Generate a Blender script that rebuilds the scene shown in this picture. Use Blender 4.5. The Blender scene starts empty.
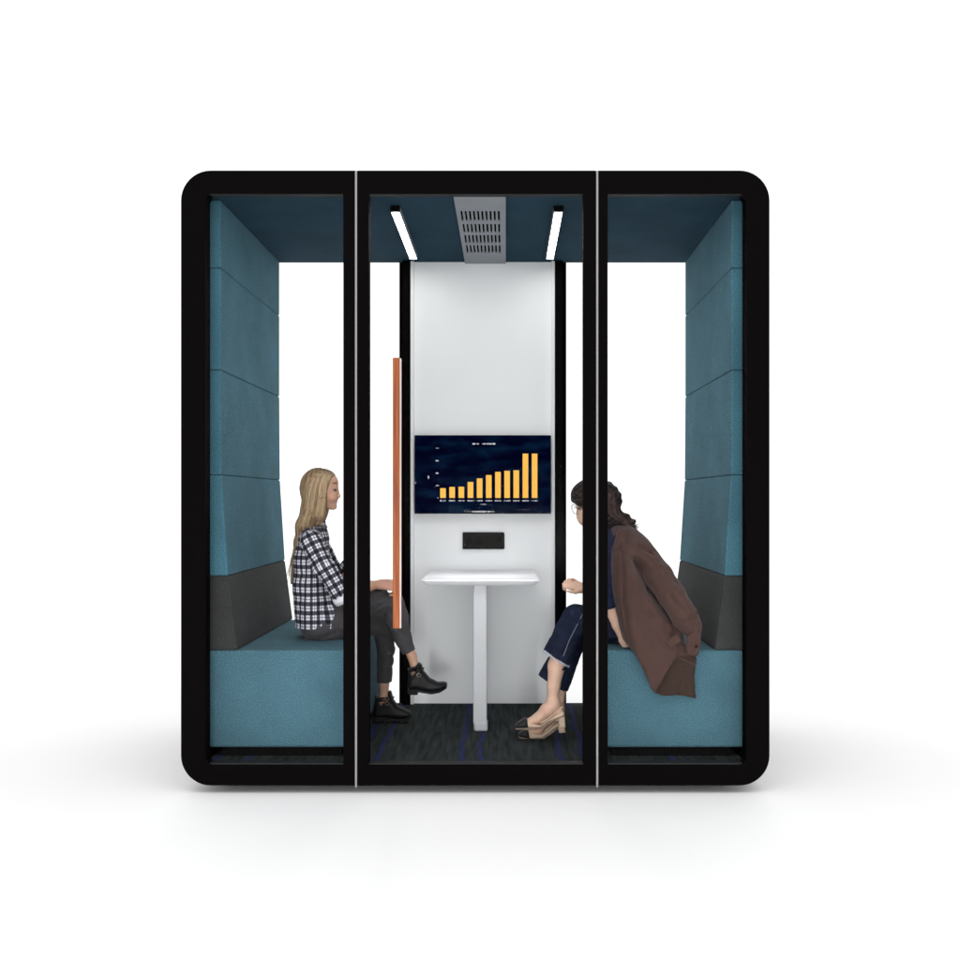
import bpy, bmesh, math, random
import numpy as np
from mathutils import Vector
from mathutils.geometry import tessellate_polygon
random.seed(4)
C = bpy.context.scene.collection
FPX, CD, CZ = 1015.0, 3.8, 1.082          # focal length in photo pixels, camera distance, camera height
XC = -0.115                               # centre line of the pod
GZ, FZ, SEAT, CEIL = -.018, 0.089, 0.502, 2.243

def sc_(d): return FPX / (CD + d)
def P(x, y, d):
    s = sc_(d); return np.array([(x - 506) / s, d, CZ - (y - 500) / s])
def PX(x, d=0): return (x - 506) / sc_(d)
def PZ(y, d=0): return CZ - (y - 500) / sc_(d)

# ------------------------------------------------------------------ materials
def lin(h):
    h = h.lstrip('#'); v = [int(h[i:i+2], 16) / 255 for i in (0, 2, 4)]
    return tuple(c / 12.92 if c <= .04045 else ((c + .055) / 1.055) ** 2.4 for c in v) + (1,)
def newmat(name):
    m = bpy.data.materials.new(name); m.use_nodes = True
    nt = m.node_tree; return m, nt, nt.nodes['Principled BSDF']
def N(nt, t, **k):
    n = nt.nodes.new(t)
    for a, b in k.items(): setattr(n, a, b)
    return n
def L(nt, a, b): nt.links.new(a, b)
def spec(b, v):
    b.inputs['Specular IOR Level'].default_value = v
def plain(name, col, rough=.5, metal=0, sp=.5, noise=0, nscale=30, bump=0, bscale=200):
    m, nt, b = newmat(name)
    b.inputs['Base Color'].default_value = col if len(col) == 4 else (*col, 1)
    b.inputs['Roughness'].default_value = rough; b.inputs['Metallic'].default_value = metal; spec(b, sp)
    tc = N(nt, 'ShaderNodeTexCoord')
    if noise:
        n = N(nt, 'ShaderNodeTexNoise'); n.inputs['Scale'].default_value = nscale; n.inputs['Detail'].default_value = 5
        L(nt, tc.outputs['Object'], n.inputs['Vector'])
        r = N(nt, 'ShaderNodeMapRange'); r.inputs['From Min'].default_value = .3; r.inputs['From Max'].default_value = .7
        r.inputs['To Min'].default_value = 1 - noise; r.inputs['To Max'].default_value = 1 + noise
        L(nt, n.outputs['Fac'], r.inputs['Value'])
        mx = N(nt, 'ShaderNodeMix', data_type='RGBA', blend_type='MULTIPLY'); mx.inputs['Factor'].default_value = 1
        mx.inputs[6].default_value = b.inputs['Base Color'].default_value
        L(nt, r.outputs['Result'], mx.inputs[7]); L(nt, mx.outputs[2], b.inputs['Base Color'])
    if bump:
        n2 = N(nt, 'ShaderNodeTexNoise'); n2.inputs['Scale'].default_value = bscale; n2.inputs['Detail'].default_value = 3
        L(nt, tc.outputs['Object'], n2.inputs['Vector'])
        bp = N(nt, 'ShaderNodeBump'); bp.inputs['Strength'].default_value = bump; bp.inputs['Distance'].default_value = .004
        L(nt, n2.outputs['Fac'], bp.inputs['Height']); L(nt, bp.outputs['Normal'], b.inputs['Normal'])
    return m
def fabric(name, c1, c2, sheen=.03, big=.12, scale=260):
    """felt-like upholstery: fine mottled weave, a slow drift of tone, tiny bump"""
    m, nt, b = newmat(name); tc = N(nt, 'ShaderNodeTexCoord')
    b.inputs['Roughness'].default_value = .95; spec(b, .15)
    n = N(nt, 'ShaderNodeTexNoise'); n.inputs['Scale'].default_value = scale; n.inputs['Detail'].default_value = 6; n.inputs['Roughness'].default_value = .65
    L(nt, tc.outputs['Object'], n.inputs['Vector'])
    cr = N(nt, 'ShaderNodeValToRGB'); cr.color_ramp.elements[0].position = .36; cr.color_ramp.elements[1].position = .64
    cr.color_ramp.elements[0].color = c1; cr.color_ramp.elements[1].color = c2; L(nt, n.outputs['Fac'], cr.inputs['Fac'])
    # woven threads
    w1 = N(nt, 'ShaderNodeTexWave', bands_direction='Z'); w1.inputs['Scale'].default_value = 60; w1.inputs['Distortion'].default_value = 3; w1.inputs['Detail'].default_value = 3; w1.inputs['Detail Scale'].default_value = 6
    w2 = N(nt, 'ShaderNodeTexWave', bands_direction='DIAGONAL'); w2.inputs['Scale'].default_value = 70; w2.inputs['Distortion'].default_value = 4; w2.inputs['Detail'].default_value = 3; w2.inputs['Detail Scale'].default_value = 6
    L(nt, tc.outputs['Object'], w1.inputs['Vector']); L(nt, tc.outputs['Object'], w2.inputs['Vector'])
    mu = N(nt, 'ShaderNodeMath', operation='ADD'); L(nt, w1.outputs['Fac'], mu.inputs[0]); L(nt, w2.outputs['Fac'], mu.inputs[1])
    n2 = N(nt, 'ShaderNodeTexNoise'); n2.inputs['Scale'].default_value = 5; n2.inputs['Detail'].default_value = 4
    L(nt, tc.outputs['Object'], n2.inputs['Vector'])
    r = N(nt, 'ShaderNodeMapRange'); r.inputs['From Min'].default_value = .3; r.inputs['From Max'].default_value = .7
    r.inputs['To Min'].default_value = 1 - big; r.inputs['To Max'].default_value = 1 + big; L(nt, n2.outputs['Fac'], r.inputs['Value'])
    r2 = N(nt, 'ShaderNodeMapRange'); r2.inputs['From Max'].default_value = 2; r2.inputs['To Min'].default_value = .9; r2.inputs['To Max'].default_value = 1.1
    L(nt, mu.outputs[0], r2.inputs['Value'])
    mm = N(nt, 'ShaderNodeMath', operation='MULTIPLY'); L(nt, r.outputs['Result'], mm.inputs[0]); L(nt, r2.outputs['Result'], mm.inputs[1])
    mx = N(nt, 'ShaderNodeMix', data_type='RGBA', blend_type='MULTIPLY'); mx.inputs['Factor'].default_value = 1
    L(nt, cr.outputs['Color'], mx.inputs[6]); L(nt, mm.outputs[0], mx.inputs[7]); L(nt, mx.outputs[2], b.inputs['Base Color'])
    ad = N(nt, 'ShaderNodeMath', operation='MULTIPLY_ADD'); ad.inputs[1].default_value = .3
    L(nt, mu.outputs[0], ad.inputs[0]); L(nt, n.outputs['Fac'], ad.inputs[2])
    bp = N(nt, 'ShaderNodeBump'); bp.inputs['Strength'].default_value = .5; bp.inputs['Distance'].default_value = .002
    L(nt, ad.outputs[0], bp.inputs['Height']); L(nt, bp.outputs['Normal'], b.inputs['Normal'])
    if sheen: b.inputs['Sheen Weight'].default_value = sheen; b.inputs['Sheen Roughness'].default_value = .6
    return m
def emis(name, col, s=1):
    m, nt, b = newmat(name); b.inputs['Base Color'].default_value = (0, 0, 0, 1); spec(b, .1)
    b.inputs['Emission Color'].default_value = col; b.inputs['Emission Strength'].default_value = s
    return m
def attr_mat(name, rough=.5, sp=.3, sss=0, bump=0, bscale=300, sheen=0):
    m, nt, b = newmat(name)
    a = N(nt, 'ShaderNodeAttribute', attribute_name='col')
    tc = N(nt, 'ShaderNodeTexCoord'); n = N(nt, 'ShaderNodeTexNoise'); n.inputs['Scale'].default_value = 40; n.inputs['Detail'].default_value = 5
    L(nt, tc.outputs['Object'], n.inputs['Vector'])
    r = N(nt, 'ShaderNodeMapRange'); r.inputs['To Min'].default_value = .85; r.inputs['To Max'].default_value = 1.15; L(nt, n.outputs['Fac'], r.inputs['Value'])
    mx = N(nt, 'ShaderNodeMix', data_type='RGBA', blend_type='MULTIPLY'); mx.inputs['Factor'].default_value = 1
    L(nt, a.outputs['Color'], mx.inputs[6]); L(nt, r.outputs['Result'], mx.inputs[7]); L(nt, mx.outputs[2], b.inputs['Base Color'])
    b.inputs['Roughness'].default_value = rough; spec(b, sp)
    if sss: b.inputs['Subsurface Weight'].default_value = sss; b.inputs['Subsurface Radius'].default_value = (.01, .004, .002); b.inputs['Subsurface Scale'].default_value = .5
    if bump:
        n2 = N(nt, 'ShaderNodeTexNoise'); n2.inputs['Scale'].default_value = bscale; n2.inputs['Detail'].default_value = 4; L(nt, tc.outputs['Object'], n2.inputs['Vector'])
        bp = N(nt, 'ShaderNodeBump'); bp.inputs['Strength'].default_value = bump; bp.inputs['Distance'].default_value = .002
        L(nt, n2.outputs['Fac'], bp.inputs['Height']); L(nt, bp.outputs['Normal'], b.inputs['Normal'])
    if sheen: b.inputs['Sheen Weight'].default_value = sheen
    return m
def hair_mat(name, cols, rough=.45):
    m, nt, b = newmat(name)
    a = N(nt, 'ShaderNodeAttribute', attribute_name='pat')
    mp = N(nt, 'ShaderNodeMapping'); mp.inputs['Scale'].default_value = (9, 7, 1); L(nt, a.outputs['Vector'], mp.inputs['Vector'])
    n = N(nt, 'ShaderNodeTexNoise'); n.inputs['Scale'].default_value = 1; n.inputs['Detail'].default_value = 6; n.inputs['Roughness'].default_value = .7
    L(nt, mp.outputs['Vector'], n.inputs['Vector'])
    cr = N(nt, 'ShaderNodeValToRGB'); els = cr.color_ramp.elements
    els[0].position = .3; els[0].color = cols[0]; els[1].position = .7; els[1].color = cols[-1]
    for i, c in enumerate(cols[1:-1]): e = els.new(.3 + .4 * (i + 1) / (len(cols) - 1)); e.color = c
    L(nt, n.outputs['Fac'], cr.inputs['Fac'])
    ac = N(nt, 'ShaderNodeAttribute', attribute_name='col')
    mx = N(nt, 'ShaderNodeMix', data_type='RGBA', blend_type='MULTIPLY'); mx.inputs['Factor'].default_value = 1
    L(nt, cr.outputs['Color'], mx.inputs[6]); L(nt, ac.outputs['Color'], mx.inputs[7]); L(nt, mx.outputs[2], b.inputs['Base Color'])
    bp = N(nt, 'ShaderNodeBump'); bp.inputs['Strength'].default_value = .9; bp.inputs['Distance'].default_value = .006
    L(nt, n.outputs['Fac'], bp.inputs['Height']); L(nt, bp.outputs['Normal'], b.inputs['Normal'])
    b.inputs['Roughness'].default_value = rough; spec(b, .15)
    return m
def plaid_mat():
    m, nt, b = newmat('plaid cotton')
    a = N(nt, 'ShaderNodeAttribute', attribute_name='pat'); sp_ = N(nt, 'ShaderNodeSeparateXYZ'); L(nt, a.outputs['Vector'], sp_.inputs[0])
    def band(out, period, ph, width, soft=.06):
        m1 = N(nt, 'ShaderNodeMath', operation='MULTIPLY_ADD'); m1.inputs[1].default_value = 1 / period; m1.inputs[2].default_value = ph; L(nt, out, m1.inputs[0])
        f = N(nt, 'ShaderNodeMath', operation='FRACT'); L(nt, m1.outputs[0], f.inputs[0])
        s = N(nt, 'ShaderNodeMath', operation='SUBTRACT'); s.inputs[1].default_value = .5; L(nt, f.outputs[0], s.inputs[0])
        ab = N(nt, 'ShaderNodeMath', operation='ABSOLUTE'); L(nt, s.outputs[0], ab.inputs[0])
        r = N(nt, 'ShaderNodeMapRange'); r.inputs['From Min'].default_value = width / 2 - soft / 2; r.inputs['From Max'].default_value = width / 2 + soft / 2
        r.inputs['To Min'].default_value = 1; r.inputs['To Max'].default_value = 0; L(nt, ab.outputs[0], r.inputs['Value']); return r.outputs['Result']
    def fade(v, k):
        q = N(nt, 'ShaderNodeMath', operation='MULTIPLY_ADD'); q.inputs[1].default_value = -k; q.inputs[2].default_value = 1; L(nt, v, q.inputs[0]); return q.outputs[0]
    def mul(x, y):
        q = N(nt, 'ShaderNodeMath', operation='MULTIPLY'); L(nt, x, q.inputs[0]); L(nt, y, q.inputs[1]); return q.outputs[0]
    per = .0375
    f = None
    for o in (0, 1):
        w = fade(band(sp_.outputs[o], per, 0, .46), .90)
        t = fade(band(sp_.outputs[o], per, .5, .12, .06), .6)
        f = mul(w, t) if f is None else mul(f, mul(w, t))
    mx = N(nt, 'ShaderNodeMix', data_type='RGBA'); mx.inputs[6].default_value = (.006, .007, .016, 1); mx.inputs[7].default_value = (.80, .79, .88, 1)
    L(nt, f, mx.inputs['Factor']); L(nt, mx.outputs[2], b.inputs['Base Color'])
    b.inputs['Roughness'].default_value = .9; spec(b, .15)
    tc = N(nt, 'ShaderNodeTexCoord'); n2 = N(nt, 'ShaderNodeTexNoise'); n2.inputs['Scale'].default_value = 22; n2.inputs['Detail'].default_value = 4; L(nt, tc.outputs['Object'], n2.inputs['Vector'])
    bp = N(nt, 'ShaderNodeBump'); bp.inputs['Strength'].default_value = .7; bp.inputs['Distance'].default_value = .02
    L(nt, n2.outputs['Fac'], bp.inputs['Height']); L(nt, bp.outputs['Normal'], b.inputs['Normal'])
    return m
def carpet_mat():
    m, nt, b = newmat('carpet'); tc = N(nt, 'ShaderNodeTexCoord')
    mp = N(nt, 'ShaderNodeMapping'); mp.inputs['Scale'].default_value = (60, 5, 1); L(nt, tc.outputs['Object'], mp.inputs['Vector'])
    n = N(nt, 'ShaderNodeTexNoise'); n.inputs['Scale'].default_value = 1; n.inputs['Detail'].default_value = 5; L(nt, mp.outputs['Vector'], n.inputs['Vector'])
    cr = N(nt, 'ShaderNodeValToRGB'); cr.color_ramp.elements[0].position = .3; cr.color_ramp.elements[1].position = .72
    cr.color_ramp.elements[0].color = (.013, .018, .018, 1); cr.color_ramp.elements[1].color = (.046, .052, .052, 1); L(nt, n.outputs['Fac'], cr.inputs['Fac'])
    sx = N(nt, 'ShaderNodeSeparateXYZ'); L(nt, tc.outputs['Object'], sx.inputs[0])
    mp2 = N(nt, 'ShaderNodeMapping'); mp2.inputs['Scale'].default_value = (.8, 4.5, 1); L(nt, tc.outputs['Object'], mp2.inputs['Vector'])
    wn = N(nt, 'ShaderNodeTexNoise'); wn.inputs['Scale'].default_value = 1; wn.inputs['Detail'].default_value = 3; L(nt, mp2.outputs['Vector'], wn.inputs['Vector'])
    wob = N(nt, 'ShaderNodeMath', operation='MULTIPLY_ADD'); wob.inputs[1].default_value = .10; L(nt, wn.outputs['Fac'], wob.inputs[0])
    of = N(nt, 'ShaderNodeMath', operation='SUBTRACT'); of.inputs[1].default_value = .05; L(nt, sx.outputs['X'], of.inputs[0]); L(nt, of.outputs[0], wob.inputs[2])
    tot = None
    for x0 in (-.98, -.86, -.46, -.385, -.06, .015, .33, .42, .75):
        s = N(nt, 'ShaderNodeMath', operation='SUBTRACT'); s.inputs[1].default_value = x0; L(nt, wob.outputs[0], s.inputs[0])
        ab = N(nt, 'ShaderNodeMath', operation='ABSOLUTE'); L(nt, s.outputs[0], ab.inputs[0])
        r = N(nt, 'ShaderNodeMapRange'); r.inputs['From Min'].default_value = .004; r.inputs['From Max'].default_value = .013; r.inputs['To Min'].default_value = 1; r.inputs['To Max'].default_value = 0
        L(nt, ab.outputs[0], r.inputs['Value'])
        if tot is None: tot = r.outputs['Result']
        else:
            q = N(nt, 'ShaderNodeMath', operation='MAXIMUM'); L(nt, tot, q.inputs[0]); L(nt, r.outputs['Result'], q.inputs[1]); tot = q.outputs[0]
    k = N(nt, 'ShaderNodeMath', operation='MULTIPLY'); k.inputs[1].default_value = .75; L(nt, tot, k.inputs[0])
    mx = N(nt, 'ShaderNodeMix', data_type='RGBA'); L(nt, k.outputs[0], mx.inputs['Factor']); L(nt, cr.outputs['Color'], mx.inputs[6]); mx.inputs[7].default_value = (.022, .03, .13, 1)
    L(nt, mx.outputs[2], b.inputs['Base Color']); b.inputs['Roughness'].default_value = .95; spec(b, .1)
    n3 = N(nt, 'ShaderNodeTexNoise'); n3.inputs['Scale'].default_value = 350; L(nt, tc.outputs['Object'], n3.inputs['Vector'])
    bp = N(nt, 'ShaderNodeBump'); bp.inputs['Strength'].default_value = .8; bp.inputs['Distance'].default_value = .004
    L(nt, n3.outputs['Fac'], bp.inputs['Height']); L(nt, bp.outputs['Normal'], b.inputs['Normal'])
    return m
def wood_mat():
    m, nt, b = newmat('oiled wood'); tc = N(nt, 'ShaderNodeTexCoord')
    mp = N(nt, 'ShaderNodeMapping'); mp.inputs['Scale'].default_value = (120, 120, 5); L(nt, tc.outputs['Object'], mp.inputs['Vector'])
    n = N(nt, 'ShaderNodeTexNoise'); n.inputs['Scale'].default_value = 1; n.inputs['Detail'].default_value = 6; L(nt, mp.outputs['Vector'], n.inputs['Vector'])
    cr = N(nt, 'ShaderNodeValToRGB'); cr.color_ramp.elements[0].position = .3; cr.color_ramp.elements[1].position = .7
    cr.color_ramp.elements[0].color = lin('#74371b'); cr.color_ramp.elements[1].color = lin('#a85c2a'); L(nt, n.outputs['Fac'], cr.inputs['Fac'])
    L(nt, cr.outputs['Color'], b.inputs['Base Color']); b.inputs['Roughness'].default_value = .5; spec(b, .3)
    return m
def glass_mat():
    m = bpy.data.materials.new('clear glass'); m.use_nodes = True; nt = m.node_tree; nt.nodes.clear()
    o = N(nt, 'ShaderNodeOutputMaterial'); t = N(nt, 'ShaderNodeBsdfTransparent'); t.inputs['Color'].default_value = (.998, .999, .998, 1)
    g = N(nt, 'ShaderNodeBsdfGlossy'); g.inputs['Roughness'].default_value = .02
    fr = N(nt, 'ShaderNodeFresnel'); fr.inputs['IOR'].default_value = 1.03
    mx = N(nt, 'ShaderNodeMixShader'); L(nt, fr.outputs[0], mx.inputs['Fac']); L(nt, t.outputs[0], mx.inputs[1]); L(nt, g.outputs[0], mx.inputs[2]); L(nt, mx.outputs[0], o.inputs['Surface'])
    return m
def screen_mat():
    m, nt, b = newmat('screen picture'); tc = N(nt, 'ShaderNodeTexCoord')
    mp = N(nt, 'ShaderNodeMapping'); mp.inputs['Scale'].default_value = (6, 1, 22); mp.inputs['Rotation'].default_value = (0, .25, 0); L(nt, tc.outputs['Object'], mp.inputs['Vector'])
    n = N(nt, 'ShaderNodeTexNoise'); n.inputs['Scale'].default_value = 1; n.inputs['Detail'].default_value = 4; L(nt, mp.outputs['Vector'], n.inputs['Vector'])
    cr = N(nt, 'ShaderNodeValToRGB'); cr.color_ramp.elements[0].position = .45; cr.color_ramp.elements[1].position = .8
    cr.color_ramp.elements[0].color = (.0006, .0012, .011, 1); cr.color_ramp.elements[1].color = (.002, .016, .045, 1); L(nt, n.outputs['Fac'], cr.inputs['Fac'])
    b.inputs['Base Color'].default_value = (0, 0, 0, 1); L(nt, cr.outputs['Color'], b.inputs['Emission Color']); b.inputs['Emission Strength'].default_value = 1
    b.inputs['Roughness'].default_value = .35; spec(b, 0); return m

M = {}
M['black'] = plain('black powder coat', (.0026, .0021, .0022), .75, sp=.02, bump=.05, bscale=900)
M['lip'] = plain('inner black lip', (.004, .004, .0045), .5, sp=.1)
M['sill'] = plain('dark anodised sill', (.018, .018, .019), .5, sp=.15, noise=.1)
M['trimtop'] = plain('grey glazing bead', (.028, .028, .029), .6, sp=.05)
M['silver'] = plain('brushed aluminium', (.27, .27, .27), .55, .3, noise=.04, nscale=60)
M['teal'] = fabric('teal felt', lin('#34525e'), lin('#567c8a'), scale=230)
M['tealwall'] = fabric('teal felt wall', lin('#305562'), lin('#507d8e'), scale=230)
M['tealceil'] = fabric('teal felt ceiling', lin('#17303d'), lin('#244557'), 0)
M['grey'] = fabric('charcoal felt', (.024, .025, .026, 1), (.056, .057, .057, 1), .03, scale=230)
M['plinth'] = plain('black plinth', (.005, .005, .005), .8, sp=.05)
M['white'] = plain('white laminate', (.84, .85, .86), .6, sp=.25, noise=.015, nscale=4)
M['table'] = plain('white tabletop', (.86, .86, .89), .35, sp=.5, noise=.015)
M['leg'] = plain('pale grey steel', (.46, .475, .50), .4, sp=.4, noise=.02)
M['ventm'] = plain('grey perforated steel', (.24, .26, .29), .5, .0, sp=.3, noise=.05, nscale=8)
M['dark'] = plain('dark void', (.004, .004, .004), .8, sp=0)
M['housing'] = plain('grey lamp housing', (.34, .36, .38), .5)
M['lamp'] = emis('lamp diffuser', (1, .99, .97, 1), 31)
M['socket'] = plain('black plastic', (.010, .010, .010), .7, sp=.05)
M['socket2'] = plain('black plastic insert', (.006, .006, .006), .6, sp=.04)
M['carpet'] = carpet_mat(); M['wood'] = wood_mat(); M['glass'] = glass_mat(); M['screen'] = screen_mat()
M['bar'] = emis('chart bar light', lin('#ffc154'), 1); M['mark'] = emis('screen mark light', (.85, .87, .9, 1), 1)
M['ground'] = plain('white studio floor', (.9, .9, .9), .7, sp=.2)

# ------------------------------------------------------------------ mesh helpers
def link(name, me, mat, parent=None, smooth=False, **props):
    o = bpy.data.objects.new(name, me); C.objects.link(o)
    if mat: me.materials.append(mat)
    if parent: o.parent = parent
    if smooth: me.polygons.foreach_set('use_smooth', [True] * len(me.polygons))
    for k, v in props.items(): o[k] = v
    return o
def empty(name, loc, **props):
    o = bpy.data.objects.new(name, None); C.objects.link(o); o.location = loc; o.empty_display_size = .1
    for k, v in props.items(): o[k] = v
    return o
class MB:
    """collects shapes in world space; build() links ONE object, re-centred on its parent"""
    def __init__(s): s.bm = bmesh.new()
    def box(s, x0, x1, y0, y1, z0, z1, bev=0, seg=2):
        b = bmesh.new(); bmesh.ops.create_cube(b, size=1)
        for v in b.verts: v.co = Vector((x0 + (v.co.x + .5) * (x1 - x0), y0 + (v.co.y + .5) * (y1 - y0), z0 + (v.co.z + .5) * (z1 - z0)))
        if bev: bmesh.ops.bevel(b, geom=b.edges[:], offset=bev, segments=seg, affect='EDGES', profile=.5)
        s._join(b); return s
    def _join(s, b):
        me = bpy.data.meshes.new('t'); b.to_mesh(me); b.free(); s.bm.from_mesh(me); bpy.data.meshes.remove(me)
    def plate(s, outer, holes, y0, y1, bev=0):
        """polygon (x,z) with holes, extruded from y0 to y1"""
        b = bmesh.new(); loops = [outer] + holes
        pts = [Vector((x, z, 0)) for lp in loops for x, z in lp]
        tris = tessellate_polygon([[Vector((x, z, 0)) for x, z in lp] for lp in loops])
        A = [b.verts.new((p.x, y0, p.y)) for p in pts]; B = [b.verts.new((p.x, y1, p.y)) for p in pts]
        for t in tris:
            for V_ in (A, B):
                try: b.faces.new([V_[i] for i in t])
                except ValueError: pass
        k = 0
        for lp in loops:
            n = len(lp)
            for i in range(n):
                a, c = k + i, k + (i + 1) % n
                b.faces.new([A[a], A[c], B[c], B[a]])
            k += n
        bmesh.ops.recalc_face_normals(b, faces=b.faces[:]); s._join(b); return s
    def prism(s, prof, y0, y1, bev=0, seg=3):
        """(x,z) profile swept along y, all edges rounded"""
        b = bmesh.new(); A = [b.verts.new((x, y0, z)) for x, z in prof]; B = [b.verts.new((x, y1, z)) for x, z in prof]
        b.faces.new(A); b.faces.new(B[::-1]); n = len(prof)
        for i in range(n): b.faces.new([A[i], B[i], B[(i + 1) % n], A[(i + 1) % n]])
        bmesh.ops.recalc_face_normals(b, faces=b.faces[:])
        if bev: bmesh.ops.bevel(b, geom=b.edges[:], offset=bev, segments=seg, affect='EDGES', profile=.5)
        s._join(b); return s
    def tube(s, pts, r, n=10):
        pts = [Vector(p) for p in pts]; b = bmesh.new(); rings = []
        for i, p in enumerate(pts):
            t = (pts[min(i + 1, len(pts) - 1)] - pts[max(i - 1, 0)]).normalized()
            u = t.orthogonal().normalized() if i == 0 else (u - t * u.dot(t)).normalized(); w = t.cross(u)
            rr = r[i] if isinstance(r, (list, tuple)) else r
            rings.append([b.verts.new(p + (u * math.cos(2 * math.pi * k / n) + w * math.sin(2 * math.pi * k / n)) * rr) for k in range(n)])
        for a, c in zip(rings, rings[1:]):
            for k in range(n): b.faces.new([a[k], a[(k + 1) % n], c[(k + 1) % n], c[k]])
        b.faces.new(rings[0][::-1]); b.faces.new(rings[-1]); s._join(b); return s
    def build(s, name, mat, parent=None, smooth=False, **props):
        me = bpy.data.meshes.new(name)
        o = None
        off = Vector((0, 0, 0)); q = parent
        while q: off += q.location; q = q.parent
        bmesh.ops.translate(s.bm, verts=s.bm.verts[:], vec=-off)
        s.bm.to_mesh(me); s.bm.free(); return link(name, me, mat, parent, smooth, **props)
def rrect(x0, x1, z0, z1, r, n=10):
    """rounded rectangle; r = (bottom-left, bottom-right, top-right, top-left)"""
    if not isinstance(r, (tuple, list)): r = (r,) * 4
    out = []
    for (cx, cz, a0), rr in zip(((x0, z0, 180), (x1, z0, 270), (x1, z1, 0), (x0, z1, 90)), r):
        if rr <= 0: out.append((cx, cz)); continue
        ox = cx + (rr if cx == x0 else -rr); oz = cz + (rr if cz == z0 else -rr)
        for i in range(n + 1):
            a = math.radians(a0 + 90 * i / n); out.append((ox + rr * math.cos(a), oz + rr * math.sin(a)))
    return out

# ------------------------------------------------------------------ distance-field modelling (bodies and clothes)
def nets(F, org, h):
    S = F < 0; nx, ny, nz = F.shape
    cs = [(i, j, k) for i in (0, 1) for j in (0, 1) for k in (0, 1)]
    sl = lambda A, c: A[c[0]:nx - 1 + c[0], c[1]:ny - 1 + c[1], c[2]:nz - 1 + c[2]]
    cnt = np.zeros((nx - 1, ny - 1, nz - 1), np.int8)
    for c in cs: cnt += sl(S, c)
    I, J, K = np.nonzero((cnt > 0) & (cnt < 8))
    vals = {c: F[I + c[0], J + c[1], K + c[2]] for c in cs}
    pos = np.zeros((len(I), 3)); num = np.zeros(len(I))
    for a in cs:
        for ax in range(3):
            if a[ax]: continue
            b = tuple(1 if q == ax else a[q] for q in range(3))
            va, vb = vals[a], vals[b]; m = (va < 0) != (vb < 0)
            t = np.where(m, va / np.where(m, va - vb, 1), 0)
            for q in range(3): pos[:, q] += np.where(m, a[q] + (t if q == ax else 0), 0)
            num += m
    pos /= num[:, None]; pos += np.stack([I, J, K], 1); pos = pos * h + np.array(org)
    idx = np.full(cnt.shape, -1, np.int32); idx[I, J, K] = np.arange(len(I))
    faces = []
    for ax in range(3):
        lo = [slice(None)] * 3; hi = [slice(None)] * 3
        lo[ax] = slice(0, -1); hi[ax] = slice(1, None)
        A, B = S[tuple(lo)], S[tuple(hi)]
        e = np.stack(np.nonzero(A != B), 1)
        o1, o2 = [(1, 2), (2, 0), (0, 1)][ax]
        e = e[(e[:, o1] > 0) & (e[:, o2] > 0) & (e[:, o1] < F.shape[o1] - 1) & (e[:, o2] < F.shape[o2] - 1)]
        q = []
        for d1, d2 in ((-1, -1), (0, -1), (0, 0), (-1, 0)):
            c = e.copy(); c[:, o1] += d1; c[:, o2] += d2; q.append(idx[c[:, 0], c[:, 1], c[:, 2]])
        q = np.stack(q, 1); ins = A[e[:, 0], e[:, 1], e[:, 2]]
        q[~ins] = q[~ins][:, ::-1]; faces.append(q)
    f = np.concatenate(faces); return pos, f[(f >= 0).all(1)]
def smin(a, b, k):
    if np.isscalar(k) and k <= 0: return np.minimum(a, b)
    h = np.maximum(k - np.abs(a - b), 0) / k; return np.minimum(a, b) - h * h * k * .25
def smax(a, b, k): return -smin(-a, -b, k)
def poly2d(X, Z, pts):
    d = np.full(X.shape, 1e9); s = np.ones(X.shape); n = len(pts)
    for i in range(n):
        ax, az = pts[i]; bx, bz = pts[i - 1]
        ex, ez = bx - ax, bz - az; wx, wz = X - ax, Z - az
        t = np.clip((wx * ex + wz * ez) / (ex * ex + ez * ez + 1e-12), 0, 1)
        d = np.minimum(d, (wx - ex * t) ** 2 + (wz - ez * t) ** 2)
        c1, c2, c3 = Z >= az, Z < bz, ex * wz > ez * wx
        s = np.where((c1 & c2 & c3) | (~c1 & ~c2 & ~c3), -s, s)
    return s * np.sqrt(d)
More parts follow.
